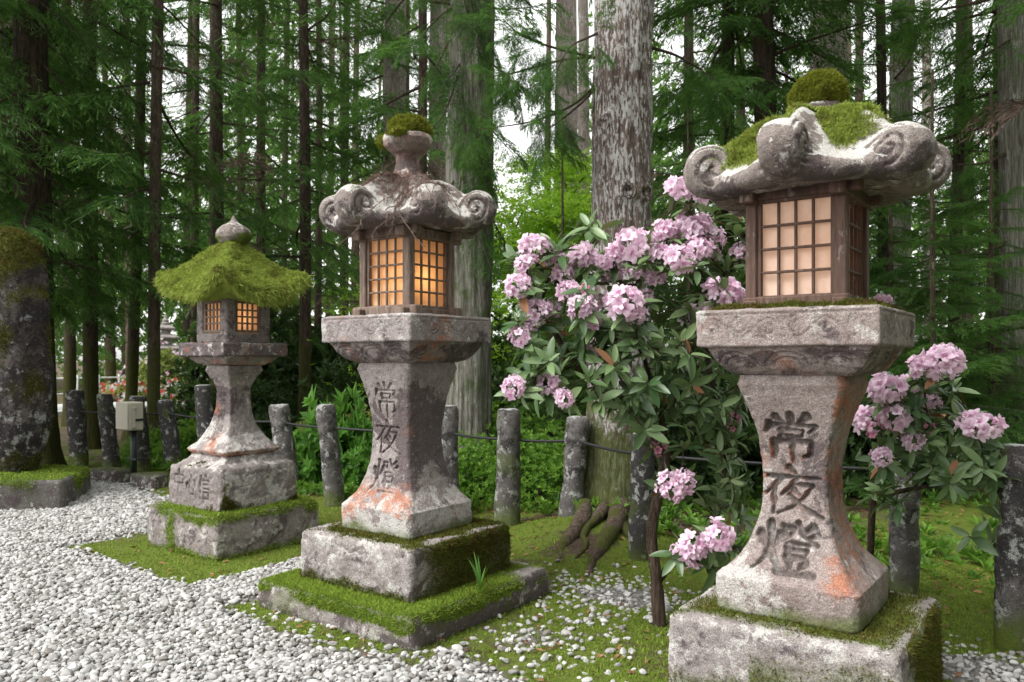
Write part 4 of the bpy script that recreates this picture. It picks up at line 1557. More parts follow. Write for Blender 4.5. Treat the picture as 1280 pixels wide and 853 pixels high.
def crown(z0, z1, nb, L0, L1, seed, lib=None, dens_low=1.0, el=(-.25, .25), dead=.0, r0=.0, az=None):
    r = np.random.default_rng(seed)
    lib = lib or SPR
    g = Geo()
    for i in range(nb):
        t = (i + r.random()) / nb
        z = z0 + (z1 - z0) * t
        L = (L0 + (L1 - L0) * t) * r.uniform(.65, 1.2)
        a = i * 2.39996 + r.normal(0, .35) if az is None else r.uniform(*az)
        e = r.uniform(*el)
        D = np.array([[math.cos(a) * math.cos(e), math.sin(a) * math.cos(e), math.sin(e)]])
        R = frames(D, np.array([[r.normal(0, .15), r.normal(0, .15), 1.]]))[0]
        V, F, tt, wv, wf = lib[r.integers(len(lib))]
        off = np.array([math.cos(a) * r0, math.sin(a) * r0, z])
        isdead = r.random() < dead
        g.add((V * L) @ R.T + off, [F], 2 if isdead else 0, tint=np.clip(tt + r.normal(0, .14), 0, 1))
        g.add((wv * L) @ R.T + off, wf, 1, tint=.3)
    return g


def trunk_geo(h, r0, r1, seed, flare=.5, n=28, ridges=.03, lean=(0, 0), step=.25, wob=.03):
    m = max(12, int(h / step))
    z = np.linspace(-.15, h, m)
    if flare:
        z = np.concatenate([np.linspace(-.15, 1.2, 18), np.linspace(1.3, h, m)])
    a = np.linspace(0, 2 * PI, n, endpoint=False)
    rr = r0 + (r1 - r0) * (np.clip(z, 0, None) / h) ** .9
    rr = rr * (1 + flare * np.exp(-np.clip(z, 0, None) / .28))
    lob = 1 + (.16 * np.exp(-np.clip(z, 0, None) / .5))[:, None] * np.cos(5 * a + seed)[None] * (flare > .2)
    cx = lean[0] * z / h + wob * np.sin(z * .35 + seed)
    cy_ = lean[1] * z / h + wob * np.cos(z * .31 + seed * 2)
    V = np.stack([cx[:, None] + rr[:, None] * lob * np.cos(a), cy_[:, None] + rr[:, None] * lob * np.sin(a), np.repeat(z[:, None], n, 1)], -1).reshape(-1, 3)
    F = [grid_faces(len(z), n, True)]
    N = vnormals(V, F)
    Q = V * np.array([1, 1, .12])
    V = V + N * (ridges * fbm(Q + seed, 9 / max(.25, r0 * 3), 3, seed))[:, None]
    return V, F


CROWNS = {}


def crown_mesh(key):
    if key in CROWNS:
        return CROWNS[key]
    mats = [M['cedar'], M['twig'], M['dead_needles']]
    kind, k = key
    if kind == 'low':        # branches from low down
        g = crown(2.0, 17, 64, 1.95, 1.3, 200 + k, el=(-.35, .2), dead=.07)
    elif kind == 'mid':
        g = crown(3.2, 19, 54, 2.0, 1.3, 220 + k, el=(-.35, .2), dead=.07)
    elif kind == 'high':
        g = crown(9.5, 22, 46, 2.2, 1.2, 240 + k, el=(-.4, .15), dead=.07)
    elif kind == 'top':
        g = crown(15, 24, 30, 2.4, 1.2, 250 + k, el=(-.4, .15), dead=.07)
    elif kind == 'lace':
        g = crown(4.2, 10, 34, 1.7, 1.5, 255 + k, el=(-.4, .2), dead=.05)
    elif kind == 'near':     # fine needles, close to the fence
        g = crown(2.5, 8.5, 54, 1.6, 1.5, 260 + k, lib=SPRF, el=(-.45, .15), dead=.05)
    elif kind == 'sapling':
        g = crown(.5, 4.2, 46, 1.25, .5, 280 + k, lib=SPRF, el=(-.2, .35))
    CROWNS[key] = g.mesh('crown', mats, smooth=False)
    return CROWNS[key]


TRUNKS = {}


def cedar(px, d, wpx, kind, k, bark, label, h=24, rot=0.0, lean=(0, 0), group='cedars of the grove behind the fence', flare=.35, detail=16, name='cedar_tree', scale=1.0):
    p = at(px, HY, d)
    root = thing(name, label, 'cedar tree', (p[0], p[1], 0), rot, group)
    r = wpx / 2 * d / FPX
    V, F = trunk_geo(h, r * 1.05, r * .35, k + int(px), flare, detail, r * .10, lean, .6)
    g = Geo(); mo = sstep(3, .5, V[:, 2]) * .6 + .2 * fbm(V, 1, 3, k)
    g.add(V, F, moss=mo)
    t_ = g.build('trunk', M[bark], root)
    t_.rotation_euler = (0, 0, -rot)
    if kind:
        c = bpy.data.objects.new('crown', crown_mesh((kind, k)))
        COL.objects.link(c)
        c.parent = root
        c.scale = (scale, scale, 1)
    return root


# the big cedar close behind the fence
p = at(768, HY, 6.75)
root = thing('cedar_tree', 'big cedar with pale lichen bark standing right behind the fence and the pink blossoms', 'cedar tree', (p[0], p[1], 0), 0)
V, F = trunk_geo(16, .262, .19, 2, .55, 150, .022, (.32, 0), .035, .02)
N = vnormals(V, F)
V = V + N * (.021 * fbm(V * np.array([1, 1, .09]), 30, 4, 77))[:, None]
for (kx, kz, kr) in ((808, 238, .055), (785, 238, .05), (757, 147, .04)):   # knots
    q = at(kx, kz, 6.5) - np.array([p[0], p[1], 0])
    dd = np.hypot(V[:, 0] - q[0], V[:, 2] - q[2])
    kk = (V[:, 1] < 0)
    V = V + N * ((.028 * np.exp(-((dd - kr) / (kr * .45)) ** 2) - .04 * np.exp(-(dd / (kr * .6)) ** 2)) * kk)[:, None]
g = Geo(); g.add(V, F, moss=sstep(2.0, .2, V[:, 2]) * 1.1 - .15)
g.build('trunk', M['bark_big'], root)
for i, pts in enumerate([[(730, 655, 6.5), (722, 676, 6.1), (712, 692, 5.85), (703, 702, 5.7), (690, 716, 5.5)], [(772, 668, 6.4), (762, 690, 5.9), (748, 704, 5.6), (735, 716, 5.4), (728, 732, 5.2)], [(752, 668, 6.3), (735, 690, 5.95), (728, 700, 5.75), (712, 716, 5.5)], [(775, 672, 6.3), (790, 700, 5.8), (800, 722, 5.45)],
                         [(800, 670, 6.5), (830, 690, 6.2), (862, 712, 5.9), (880, 730, 5.7)]]):
    Q = np.array([at(*q) for q in pts]) - np.array([p[0], p[1], 0])
    C_ = curve(Q, 10)
    C_[:, 2] = ground_z(C_[:, 0] + p[0], C_[:, 1] + p[1]) + np.linspace(.045, -.022, len(C_)) + .02 * np.sin(np.linspace(0, 7, len(C_)) + i)
    C_[:, 0] += .03 * np.sin(np.linspace(0, 6, len(C_)) * 1.3 + i)
    V, F = tube(C_, np.linspace(.080, .014, len(C_)) * (1 if i < 2 else .6), 16)
    N = vnormals(V, F); V = V + N * (.030 * fbm(V, 8, 4, i))[:, None]
    g = Geo(); g.add(V, F, moss=1.3 * sstep(-.2, .3, fbm(V, 5, 3, i))); g.build('root', M['bark_mid'], root)
c = bpy.data.objects.new('crown', crown(7.5, 16, 60, 2.6, 1.8, 301, el=(-.4, .1), r0=.2).mesh('crown', [M['cedar'], M['twig'], M['dead_needles']], False))
COL.objects.link(c); c.parent = root

# the second big cedar behind the middle lantern, with hanging sprays on its trunk
p = at(585, HY, 9.2)
root = thing('cedar_tree', 'big grey ridged cedar behind the middle lantern with needle sprays hanging on its trunk', 'cedar tree', (p[0], p[1], 0), 0)
V, F = trunk_geo(22, .285, .17, 5, .4, 110, .03, (.12, 0), .06, .03)
N = vnormals(V, F)
V = V + N * (.022 * fbm(V * np.array([1, 1, .06]), 24, 3, 78))[:, None]
g = Geo(); g.add(V, F, moss=.25 * np.ones(len(V))); g.build('trunk', M['bark_grey'], root)
g = crown(3.0, 6.6, 22, .8, 1.05, 311, lib=SPRF, el=(-1.15, -.45), r0=.22, az=(-2.8, -.3), dead=.05)
g2 = crown(7.5, 20, 60, 2.6, 1.6, 312, el=(-.4, .1), r0=.2)
for i in range(len(g2.V)):
    pass
n0 = g.n
V2, F2 = g2.arrays()
for f, m_ in zip(g2.F, g2.M):
    g.F.append(f + n0); g.M.append(m_)
g.V += g2.V; g.A['tint'] += g2.A['tint']; g.n += g2.n
c = g.build('crown', [M['cedar'], M['twig'], M['dead_needles']], root, False)

G_ = 'cedars of the grove behind the fence'
TREES = [  # px, depth, width px, crown, variant, bark, label
    (192, 11.5, 15, 'mid', 0, 'bark_mid', 'slender mossy cedar trunk left of the mossy roofed lantern, running to the top'),
    (162, 14.0, 14, 'high', 1, 'bark_mid', 'brown cedar trunk just left of the slender mossy trunk by the utility box'),
    (86, 17, 14, 'mid', 2, 'bark_dark', 'dark cedar trunk just right of the memorial stone'),
    (246, 17, 11, 'mid', 3, 'bark_mid', 'thin cedar trunk above the left slope of the moss roof'),
    (271, 15, 19, 'mid', 1, 'bark_mid', 'mossy cedar trunk behind the tip of the moss roof'),
    (330, 17, 13, 'low', 0, 'bark_mid', 'cedar trunk above the right slope of the moss roof'),
    (381, 14.5, 15, 'mid', 2, 'bark_dark', 'dark cedar trunk left of the middle lantern roof'),
    (398, 20, 10, 'low', 3, 'bark_mid', 'thin far cedar trunk touching the scrolls of the middle lantern'),
    (355, 23, 9, 'mid', 0, 'bark_mid', 'very thin far cedar trunk between the left and middle lanterns'),
    (482, 16, 34, 'lace', 2, 'bark_pale', 'pale thick cedar trunk above the left of the middle lantern finial'),
    (547, 17, 26, 'high', 2, 'bark_pale', 'pale cedar trunk half behind the big grey ridged cedar'),
    (526, 13, 13, 'mid', 1, 'bark_dark', 'thin dark cedar trunk right above the middle lantern finial'),
    (706, 18, 34, 'top', 3, 'bark_pale', 'pale forked cedar trunk in the bright gap left of the big cedar'),
    (732, 21, 18, 'top', 1, 'bark_pale', 'slim pale cedar trunk close against the left edge of the big cedar'),
    (905, 10.5, 18, 'near', 0, 'bark_dark', 'dark cedar with hanging sprays right of the big cedar'),
    (962, 9.6, 30, 'near', 1, 'bark_dark', 'dark thick cedar left of the right lantern moss ball'),
    (1030, 12, 54, 'high', 2, 'bark_pale', 'thick pale cedar trunk behind the right lantern moss ball'),
    (1117, 15, 33, 'lace', 0, 'bark_grey', 'grey cedar trunk above the right scroll of the right lantern'),
    (1161, 24, 14, 'top', 3, 'bark_pale', 'slim pale far cedar trunk in the bright gap at upper right'),
    (1241, 13, 24, 'lace', 3, 'bark_mid', 'brown cedar trunk near the right edge left of the grey trunk'),
    (1274, 9.5, 34, 'lace', 1, 'bark_grey', 'thick grey cedar trunk cut by the right edge of the picture'),
    (1190, 12.5, 15, 'sapling', 2, 'bark_dark', 'dark leafy cedar right behind the right lantern platform'),
    (1105, 10.5, 13, 'sapling', 1, 'bark_dark', 'dark cedar with low drooping sprays behind the wooden chamber at right'),
    (45, 10.5, 44, 'near', 2, 'bark_dark', 'dark thick cedar with drooping sprays above the memorial stone'),
    (8, 12.5, 26, 'near', 0, 'bark_dark', 'dark cedar at the left edge behind the memorial stone'),
    (112, 12.8, 18, 'near', 3, 'bark_dark', 'dark leafy cedar between the memorial stone and the slender mossy trunk'),
    (-70, 10, 30, 'near', 1, 'bark_dark', 'dark cedar mostly outside the left edge of the picture'),
    (1345, 11, 30, 'near', 0, 'bark_dark', 'dark cedar mostly outside the right edge of the picture'),
    (300, 27, 10, 'low', 1, 'bark_dark', 'far dark cedar behind the point of the mossy lantern'),
    (232, 36, 10, 'mid', 2, 'bark_dark', 'far dark cedar at the left slope of the moss roof'),
    (140, 36, 12, 'mid', 3, 'bark_dark', 'far dark leafy cedar above the utility box'),
    (430, 24, 12, 'low', 0, 'bark_dark', 'far dark leafy cedar above the left scrolls of the middle lantern'),
    (60, 22, 13, 'low', 1, 'bark_dark', 'far dark leafy cedar high above the memorial stone'),
    (860, 20, 16, 'low', 2, 'bark_dark', 'far dark leafy cedar just right of the big cedar'),
    (935, 24, 14, 'low', 3, 'bark_dark', 'far dark leafy cedar between the two dark near cedars'),
    (1075, 26, 14, 'lace', 1, 'bark_dark', 'far dark leafy cedar behind the right lantern roof'),
    (1210, 25, 14, 'lace', 2, 'bark_dark', 'far dark leafy cedar right of the bright gap at upper right'),
    (1300, 20, 16, 'low', 2, 'bark_dark', 'far dark leafy cedar behind the thick grey trunk at right'),
    (505, 27, 12, 'low', 1, 'bark_dark', 'far dark leafy cedar behind the middle lantern finial'),
    (-20, 19, 14, 'mid', 2, 'bark_dark', 'far cedar at the left edge over the memorial stone'),
]
for i, (px, d, wp, kd, k, bk, lab) in enumerate(TREES):
    ln = (.35, 0) if i == 0 else (float(RNG.normal(0, .25)), 0)
    cedar(px, d, wp, kd, k, bk, lab, rot=float(RNG.uniform(0, 6.28)) if kd != 'near' else float(RNG.uniform(0, 6.28)), lean=ln)


# ---- leafy shrubs
def rosette(nl, L, W, seed, fold=.2, open_=(.35, 1.1)):
    r = np.random.default_rng(seed)
    V, F = [], []
    for k in range(nl):
        a = 2 * PI * k / nl + r.normal(0, .25)
        e = r.uniform(*open_)
        D = np.array([math.cos(a) * math.sin(e), math.sin(a) * math.sin(e), math.cos(e)])
        S = norm(np.cross(D, [0, 0, 1.]))
        U = np.cross(S, D)
        l, wd = L * r.uniform(.75, 1.15), W * r.uniform(.85, 1.15)
        b = len(V)
        V += [D * .05 * l, D * l * .5 + S * wd / 2 + U * fold * wd, D * l - U * .12 * l, D * l * .5 - S * wd / 2 + U * fold * wd]
        F.append([b, b + 1, b + 2, b + 3])
    return np.array(V), np.array(F)


ROS = [rosette(6, 1, .42, k) for k in range(4)]
ROSN = [rosette(7, 1, .28, 20 + k) for k in range(4)]


def shrub_mesh(shape, n, L, seed, mat, lib=ROS, inner=.45, lump=.3, stems=8, name='foliage'):
    r = np.random.default_rng(seed)
    S = norm(r.normal(0, 1, (n, 3)))
    S[:, 2] = abs(S[:, 2]) * 1.0 - .15
    rad = r.uniform(inner ** 2, 1, n) ** .5
    lumpf = 1 + lump * fbm(S * 1.0 + seed, 2.3, 3, seed)
    P = S * (rad * lumpf)[:, None] * np.asarray(shape)
    P[:, 2] += shape[2] * .12
    k = P[:, 2] > .01
    P, S, rad = P[k], S[k], rad[k]
    D = norm(S * np.array([1, 1, .6]) + [0, 0, .55] + r.normal(0, .35, P.shape))
    g = Geo()
    which = r.integers(0, len(lib), len(P))
    for w_ in range(len(lib)):
        i = np.where(which == w_)[0]
        if not len(i):
            continue
        R = frames(D[i], r.normal(0, 1, (len(i), 3)))
        R = R[:, :, [0, 2, 1]] * np.array([1, -1, 1])     # template z -> D
        V, F = scatter(lib[w_][0], [lib[w_][1]], R, L * r.uniform(.7, 1.25, len(i)), P[i])
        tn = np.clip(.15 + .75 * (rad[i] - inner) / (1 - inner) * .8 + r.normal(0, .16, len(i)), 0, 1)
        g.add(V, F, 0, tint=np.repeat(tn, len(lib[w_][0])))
    for s in range(stems):
        a = r.uniform(0, 2 * PI)
        e = P[r.integers(len(P))]
        c_ = curve([(e[0] * .1, e[1] * .1, -.05), (e[0] * .35, e[1] * .35, e[2] * .5), e], 5)
        V, F = tube(c_, np.linspace(.016, .004, len(c_)), 5)
        g.add(V, F, 1, tint=.3)
    return g.mesh(name, [M[mat], M['twig']], False)


SH = {
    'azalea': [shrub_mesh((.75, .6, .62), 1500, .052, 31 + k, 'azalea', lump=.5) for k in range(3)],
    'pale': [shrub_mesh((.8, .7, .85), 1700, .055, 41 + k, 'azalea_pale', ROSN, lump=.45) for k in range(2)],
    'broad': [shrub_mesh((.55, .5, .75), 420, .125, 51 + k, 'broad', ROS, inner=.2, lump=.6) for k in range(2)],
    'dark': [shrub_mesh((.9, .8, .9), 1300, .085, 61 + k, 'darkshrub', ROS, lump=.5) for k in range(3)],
}


def shrub(kind, k, px, d, sx, sz, label, group, name='shrub', z=None):
    p = at(px, HY, d)
    root = thing(name, label, 'shrub', (p[0], p[1], float(ground_z(np.array([p[0]]), np.array([p[1]]))[0]) if z is None else z), float(RNG.uniform(0, 6.28)), group)
    o = bpy.data.objects.new('foliage', SH[kind][k % len(SH[kind])])
    COL.objects.link(o)
    o.parent = root
    o.scale = (sx, sx, sz)
    return root


ga = 'azalea bushes behind the stone posts'
for a in [
    ('azalea', 0, 590, 8.4, 1.0, 1.0, 'light green azalea bush behind the post at the right of the middle lantern', ga),
    ('azalea', 1, 668, 7.9, .95, 1.05, 'light green azalea bush between the thick grey post and the knotted post', ga),
    ('azalea', 2, 630, 9.6, 1.3, 1.35, 'azalea bush farther back behind the thick grey post', ga),
    ('azalea', 1, 735, 9.2, 1.1, 1.2, 'azalea bush behind the foot of the big cedar', ga),
    ('azalea', 0, 545, 9.8, 1.2, 1.3, 'azalea bush right behind the middle lantern pedestal', ga),
    ('pale', 0, 412, 10.2, .85, 1.05, 'yellow green mounded azalea behind the two leaning posts', ga),
    ('pale', 1, 460, 9.6, .9, 1.0, 'yellow green azalea just left of the middle lantern pedestal', ga),
    ('azalea', 2, 375, 9.6, .75, .75, 'low azalea bush between the two leaning posts', ga),
    ('azalea', 1, 245, 10.8, .8, 1.05, 'azalea bush behind the waist of the mossy lantern', ga),
    ('azalea', 0, 195, 11.2, .7, .75, 'low azalea bush behind the utility box', ga),
    ('broad', 0, 425, 9.0, .9, 1.45, 'leafy bright green bush rising left of the middle lantern platform', 'broad leaved bushes'),
    ('broad', 1, 372, 9.2, .7, .8, 'small broad leaved bush right of the mossy lantern base', 'broad leaved bushes'),
    ('broad', 0, 448, 8.6, .6, .65, 'low broad leaved bush at the foot of the middle lantern', 'broad leaved bushes'),
    ('dark', 1, 300, 13.5, 1.3, 1.2, 'dark bush behind the mossy lantern pedestal', 'dark bushes of the undergrowth'),
    ('dark', 2, 620, 12.5, 1.6, 1.9, 'tall dark bush under the maple behind the pink blossoms', 'dark bushes of the undergrowth'),
    ('dark', 0, 700, 12.0, 1.5, 1.6, 'dark bush behind the pink blossoms left of the big cedar', 'dark bushes of the undergrowth'),
    ('dark', 1, 860, 8.3, 1.2, 1.5, 'dark bush right of the big cedar behind the blackish post', 'dark bushes of the undergrowth'),
    ('dark', 2, 1000, 9.2, 1.4, 1.5, 'dark bush behind the right lantern pedestal', 'dark bushes of the undergrowth'),
    ('dark', 0, 1090, 8.6, 1.0, 1.1, 'dark bush right of the right lantern pedestal', 'dark bushes of the undergrowth'),
    ('dark', 1, 1255, 11.5, 1.3, 1.0, 'dark bush at the right edge behind the purplish post', 'dark bushes of the undergrowth'),
    ('dark', 2, 500, 14, 1.8, 1.8, 'dark bush far behind the middle lantern pedestal', 'dark bushes of the undergrowth'),
    ('dark', 0, 330, 17, 2.3, 2.6, 'tall dark bush far behind the right edge of the mossy lantern', 'dark bushes of the undergrowth'),
    ('dark', 1, 425, 18, 2.2, 2.4, 'tall dark bush far behind the middle lantern from its left', 'dark bushes of the undergrowth'),
    ('dark', 0, 565, 17, 2.2, 2.3, 'dark bush far behind the right half of the middle lantern', 'dark bushes of the undergrowth'),
    ('dark', 1, 940, 14, 2.2, 2.3, 'tall dark bush far between the rhododendron and the right lantern', 'dark bushes of the undergrowth'),
    ('dark', 0, 1180, 15, 2.2, 2.2, 'tall dark bush far right of the right lantern', 'dark bushes of the undergrowth'),
]:
    shrub(*a)

# saplings of cedar in the grove
for px, d, k, s, lab in ((1170, 8.2, 1, .9, 'young dark cedar right of the right lantern platform'),
                         (1240, 8.8, 2, 1.0, 'young cedar near the right edge over the purplish post'), (700, 10.8, 1, .66, 'young cedar close left of the big cedar trunk'),
                         (1110, 9.3, 0, 1.0, 'young cedar just behind the right lantern chamber'),
                         (860, 9.4, 2, 1.15, 'young cedar between the big cedar and the right lantern')):
    p = at(px, HY, d)
    root = thing('young_cedar', lab, 'young cedar', (p[0], p[1], 0), float(RNG.uniform(0, 6)), 'young cedars of the undergrowth')
    V, F = trunk_geo(4.4, .045, .012, k, 0, 8, .004, (0, 0), .3)
    g = Geo(); g.add(V, F, moss=.2); g.build('trunk', M['bark_mid'], root)
    o = bpy.data.objects.new('crown', crown_mesh(('sapling', k))); COL.objects.link(o); o.parent = root; o.scale = (s, s, s * .8)

# maple in the bright gap
def maple(px, d, spread, z0, z1, n, seed, label):
    r = np.random.default_rng(seed)
    p = at(px, HY, d)
    root = thing('maple_tree', label, 'maple tree', (p[0], p[1], 0), 0, 'young maples in the bright gap')
    V, F = trunk_geo(z1 * .8, .07, .02, seed, .2, 10, .005, (.3, 0), .3)
    g = Geo(); g.add(V, F, moss=.2); g.build('trunk', M['bark_mid'], root)
    g = Geo()
    for L in range(16):
        zc = z0 + (z1 - z0) * (L + r.random()) / 16
        a = r.uniform(0, 2 * PI)
        ro = spread * r.uniform(.2, .8) * (1 - .4 * (L / 16))
        c = np.array([math.cos(a) * ro, math.sin(a) * ro, zc])
        m = n // 16
        q = r.normal(0, 1, (m, 3)) * [spread * .32, spread * .32, .10] + c
        q[:, 2] -= .12 * ((q[:, 0] - c[0]) ** 2 + (q[:, 1] - c[1]) ** 2)
        D = norm(r.normal(0, .45, (m, 3)) + [0, 0, 1])
        T, Fq = rosette(5, 1, .38, L, 0, (1.2, 1.7))
        R = frames(D, r.normal(0, 1, (m, 3)))[:, :, [0, 2, 1]] * np.array([1, -1, 1])
        V, F = scatter(T, [Fq], R, .075 * r.uniform(.7, 1.3, m), q)
        g.add(V, F, 0, tint=np.repeat(np.clip(r.normal(.5, .25, m), 0, 1), len(T)))
        cv = curve([(0, 0, zc - .5), c * [.5, .5, 1] - [0, 0, .15], c], 5)
        V, F = tube(cv, np.linspace(.02, .005, len(cv)), 5); g.add(V, F, 1, tint=.2)
    g.build('crown', [M['maple'], M['twig']], root, False)


maple(640, 13.0, 2.0, .8, 4.0, 9000, 7, 'young maple with bright yellow green leaves right of the middle lantern roof')
maple(712, 13.5, 1.3, 2.0, 5.0, 5200, 8, 'young maple with bright leaves close left of the big cedar')
maple(480, 22, 2.2, .8, 3.4, 3000, 9, 'far bright maple seen beside the middle lantern chamber')

# ---- far wood: one mass
def far_wood():
    r = np.random.default_rng(99)
    g = Geo()
    n = 85000
    px = r.uniform(-260, 1540, n)
    d = r.uniform(34, 62, n)
    z = r.uniform(0, 1, n) ** .8 * 30
    x = (px - 640) / FPX * d
    P = np.stack([x, d, z], 1)
    nz = fbm(P * [1, 1, .6], .16, 4, 7)
    py = HY - (z - EYE) / d * FPX
    hole = 1.0 * np.exp(-((px - 655) / 52) ** 2) * sstep(330, 200, py) + .55 * np.exp(-((px - 1150) / 60) ** 2) * sstep(300, 120, py) + .5 * np.exp(-((px - 225) / 38) ** 2) * np.exp(-((py - 90) / 90) ** 2)
    k = nz + .54 - .034 * z + .30 * sstep(430, 330, px) * sstep(17, 9, z) - hole * 1.1 > r.uniform(-.12, .12, n)
    P = P[k]
    T, F = ROS[0]
    D = norm(r.normal(0, 1, (len(P), 3)) + [0, -.3, .4])
    R = frames(D, r.normal(0, 1, (len(P), 3)))[:, :, [0, 2, 1]] * np.array([1, -1, 1])
    V, F = scatter(T, [F], R, .34 * r.uniform(.6, 1.5, len(P)), P)
    g.add(V, F, 0, tint=np.repeat(np.clip(.45 + .5 * fbm(P, .3, 3, 4) + r.normal(0, .15, len(P)), 0, 1), len(T)))
    for i in range(48):
        q = at(r.uniform(-250, 1530), HY, r.uniform(32, 60))
        V, F = trunk_geo(26, r.uniform(.14, .3), .08, i, 0, 8, .01, (r.normal(0, .4), 0), 3)
        g.add(V + [q[0], q[1], 0], F, 1, tint=.2)
    tag(g.build('far_wood', [M['far'], M['bark_mid']], None, False), 'far mass of green woodland closing the view behind the grove', 'woodland', kind='stuff')


far_wood()

# ------------------------------------------------------------------ rhododendrons
def leaf_template():
    t = np.array([0, .12, .35, .62, .85, 1.0])
    wd = np.array([.03, .12, .17, .165, .10, .012])
    V = []
    for a, b in zip(t, wd):
        zc = -.18 * a ** 2
        V += [(-b, a, zc + b * .35), (0, a, zc), (b, a, zc + b * .35)]
    return np.array(V), grid_faces(6, 3)


def floret_template():
    V, F = [], []
    for k in range(5):
        a0 = 2 * PI * k / 5
        b = len(V)
        for (rr, h, w_) in ((.08, .0, .08), (.34, .48, .26), (.78, .80, .46), (1.12, .86, .26)):
            for s in (-1, 0, 1):
                a = a0 + s * w_ / max(rr, .2)
                z = h + (.10 if s == 0 else -.03) * (rr > .3) + .07 * math.sin(k * 2.1 + s * 1.7) * (rr > .7)
                V.append((rr * math.cos(a), rr * math.sin(a), z))
        F += [[b + i for i in q] for q in ((0, 1, 4, 3), (1, 2, 5, 4), (3, 4, 7, 6), (4, 5, 8, 7), (6, 7, 10, 9), (7, 8, 11, 10))]
    for k in range(5):
        a = 2 * PI * k / 5 + .3
        b = len(V)
        D = np.array([.35 * math.cos(a), .35 * math.sin(a), 1.0])
        V += [(.02, 0, .1), (-.02, .0, .1), tuple(D)]
    return np.array(V), np.array(F), np.array([[60 + 3 * k, 61 + 3 * k, 62 + 3 * k] for k in range(5)])


LT, LF = leaf_template()
FT, FF, FS = floret_template()


def truss_mesh(seed, mat, n=26):
    r = np.random.default_rng(seed)
    i = np.arange(n) + .5
    el = np.arccos(1 - 1.25 * i / n)
    az = i * 2.39996 + r.normal(0, .2, n)
    D = np.stack([np.sin(el) * np.cos(az), np.sin(el) * np.sin(az), np.cos(el)], 1)
    D = norm(D + r.normal(0, .12, D.shape))
    R = frames(D, r.normal(0, 1, D.shape))[:, :, [0, 2, 1]] * np.array([1, -1, 1])
    S = .33 * r.uniform(.75, 1.25, n)
    g = Geo()
    V, F = scatter(FT, [FF, FS], R, S, D * .58 * r.uniform(.60, 1.30, n)[:, None])
    V = V + .10 * np.stack([fbm(V, 6, 2, seed), fbm(V, 6, 2, seed + 1), fbm(V, 6, 2, seed + 2)], 1)
    tn = np.tile(np.concatenate([np.tile(np.repeat([.05, .45, .85, .8], 3), 5), np.full(15, .35)]), n)
    g.add(V, F, 0, tint=np.clip(tn + np.repeat(r.normal(0, .14, n), len(FT)), 0, 1))
    return g.mesh('flower_cluster', M[mat])


TR = [truss_mesh(400 + k, 'petal', 21 + k) for k in range(5)]
TRR = [truss_mesh(420 + k, 'petal_red', 7) for k in range(2)]


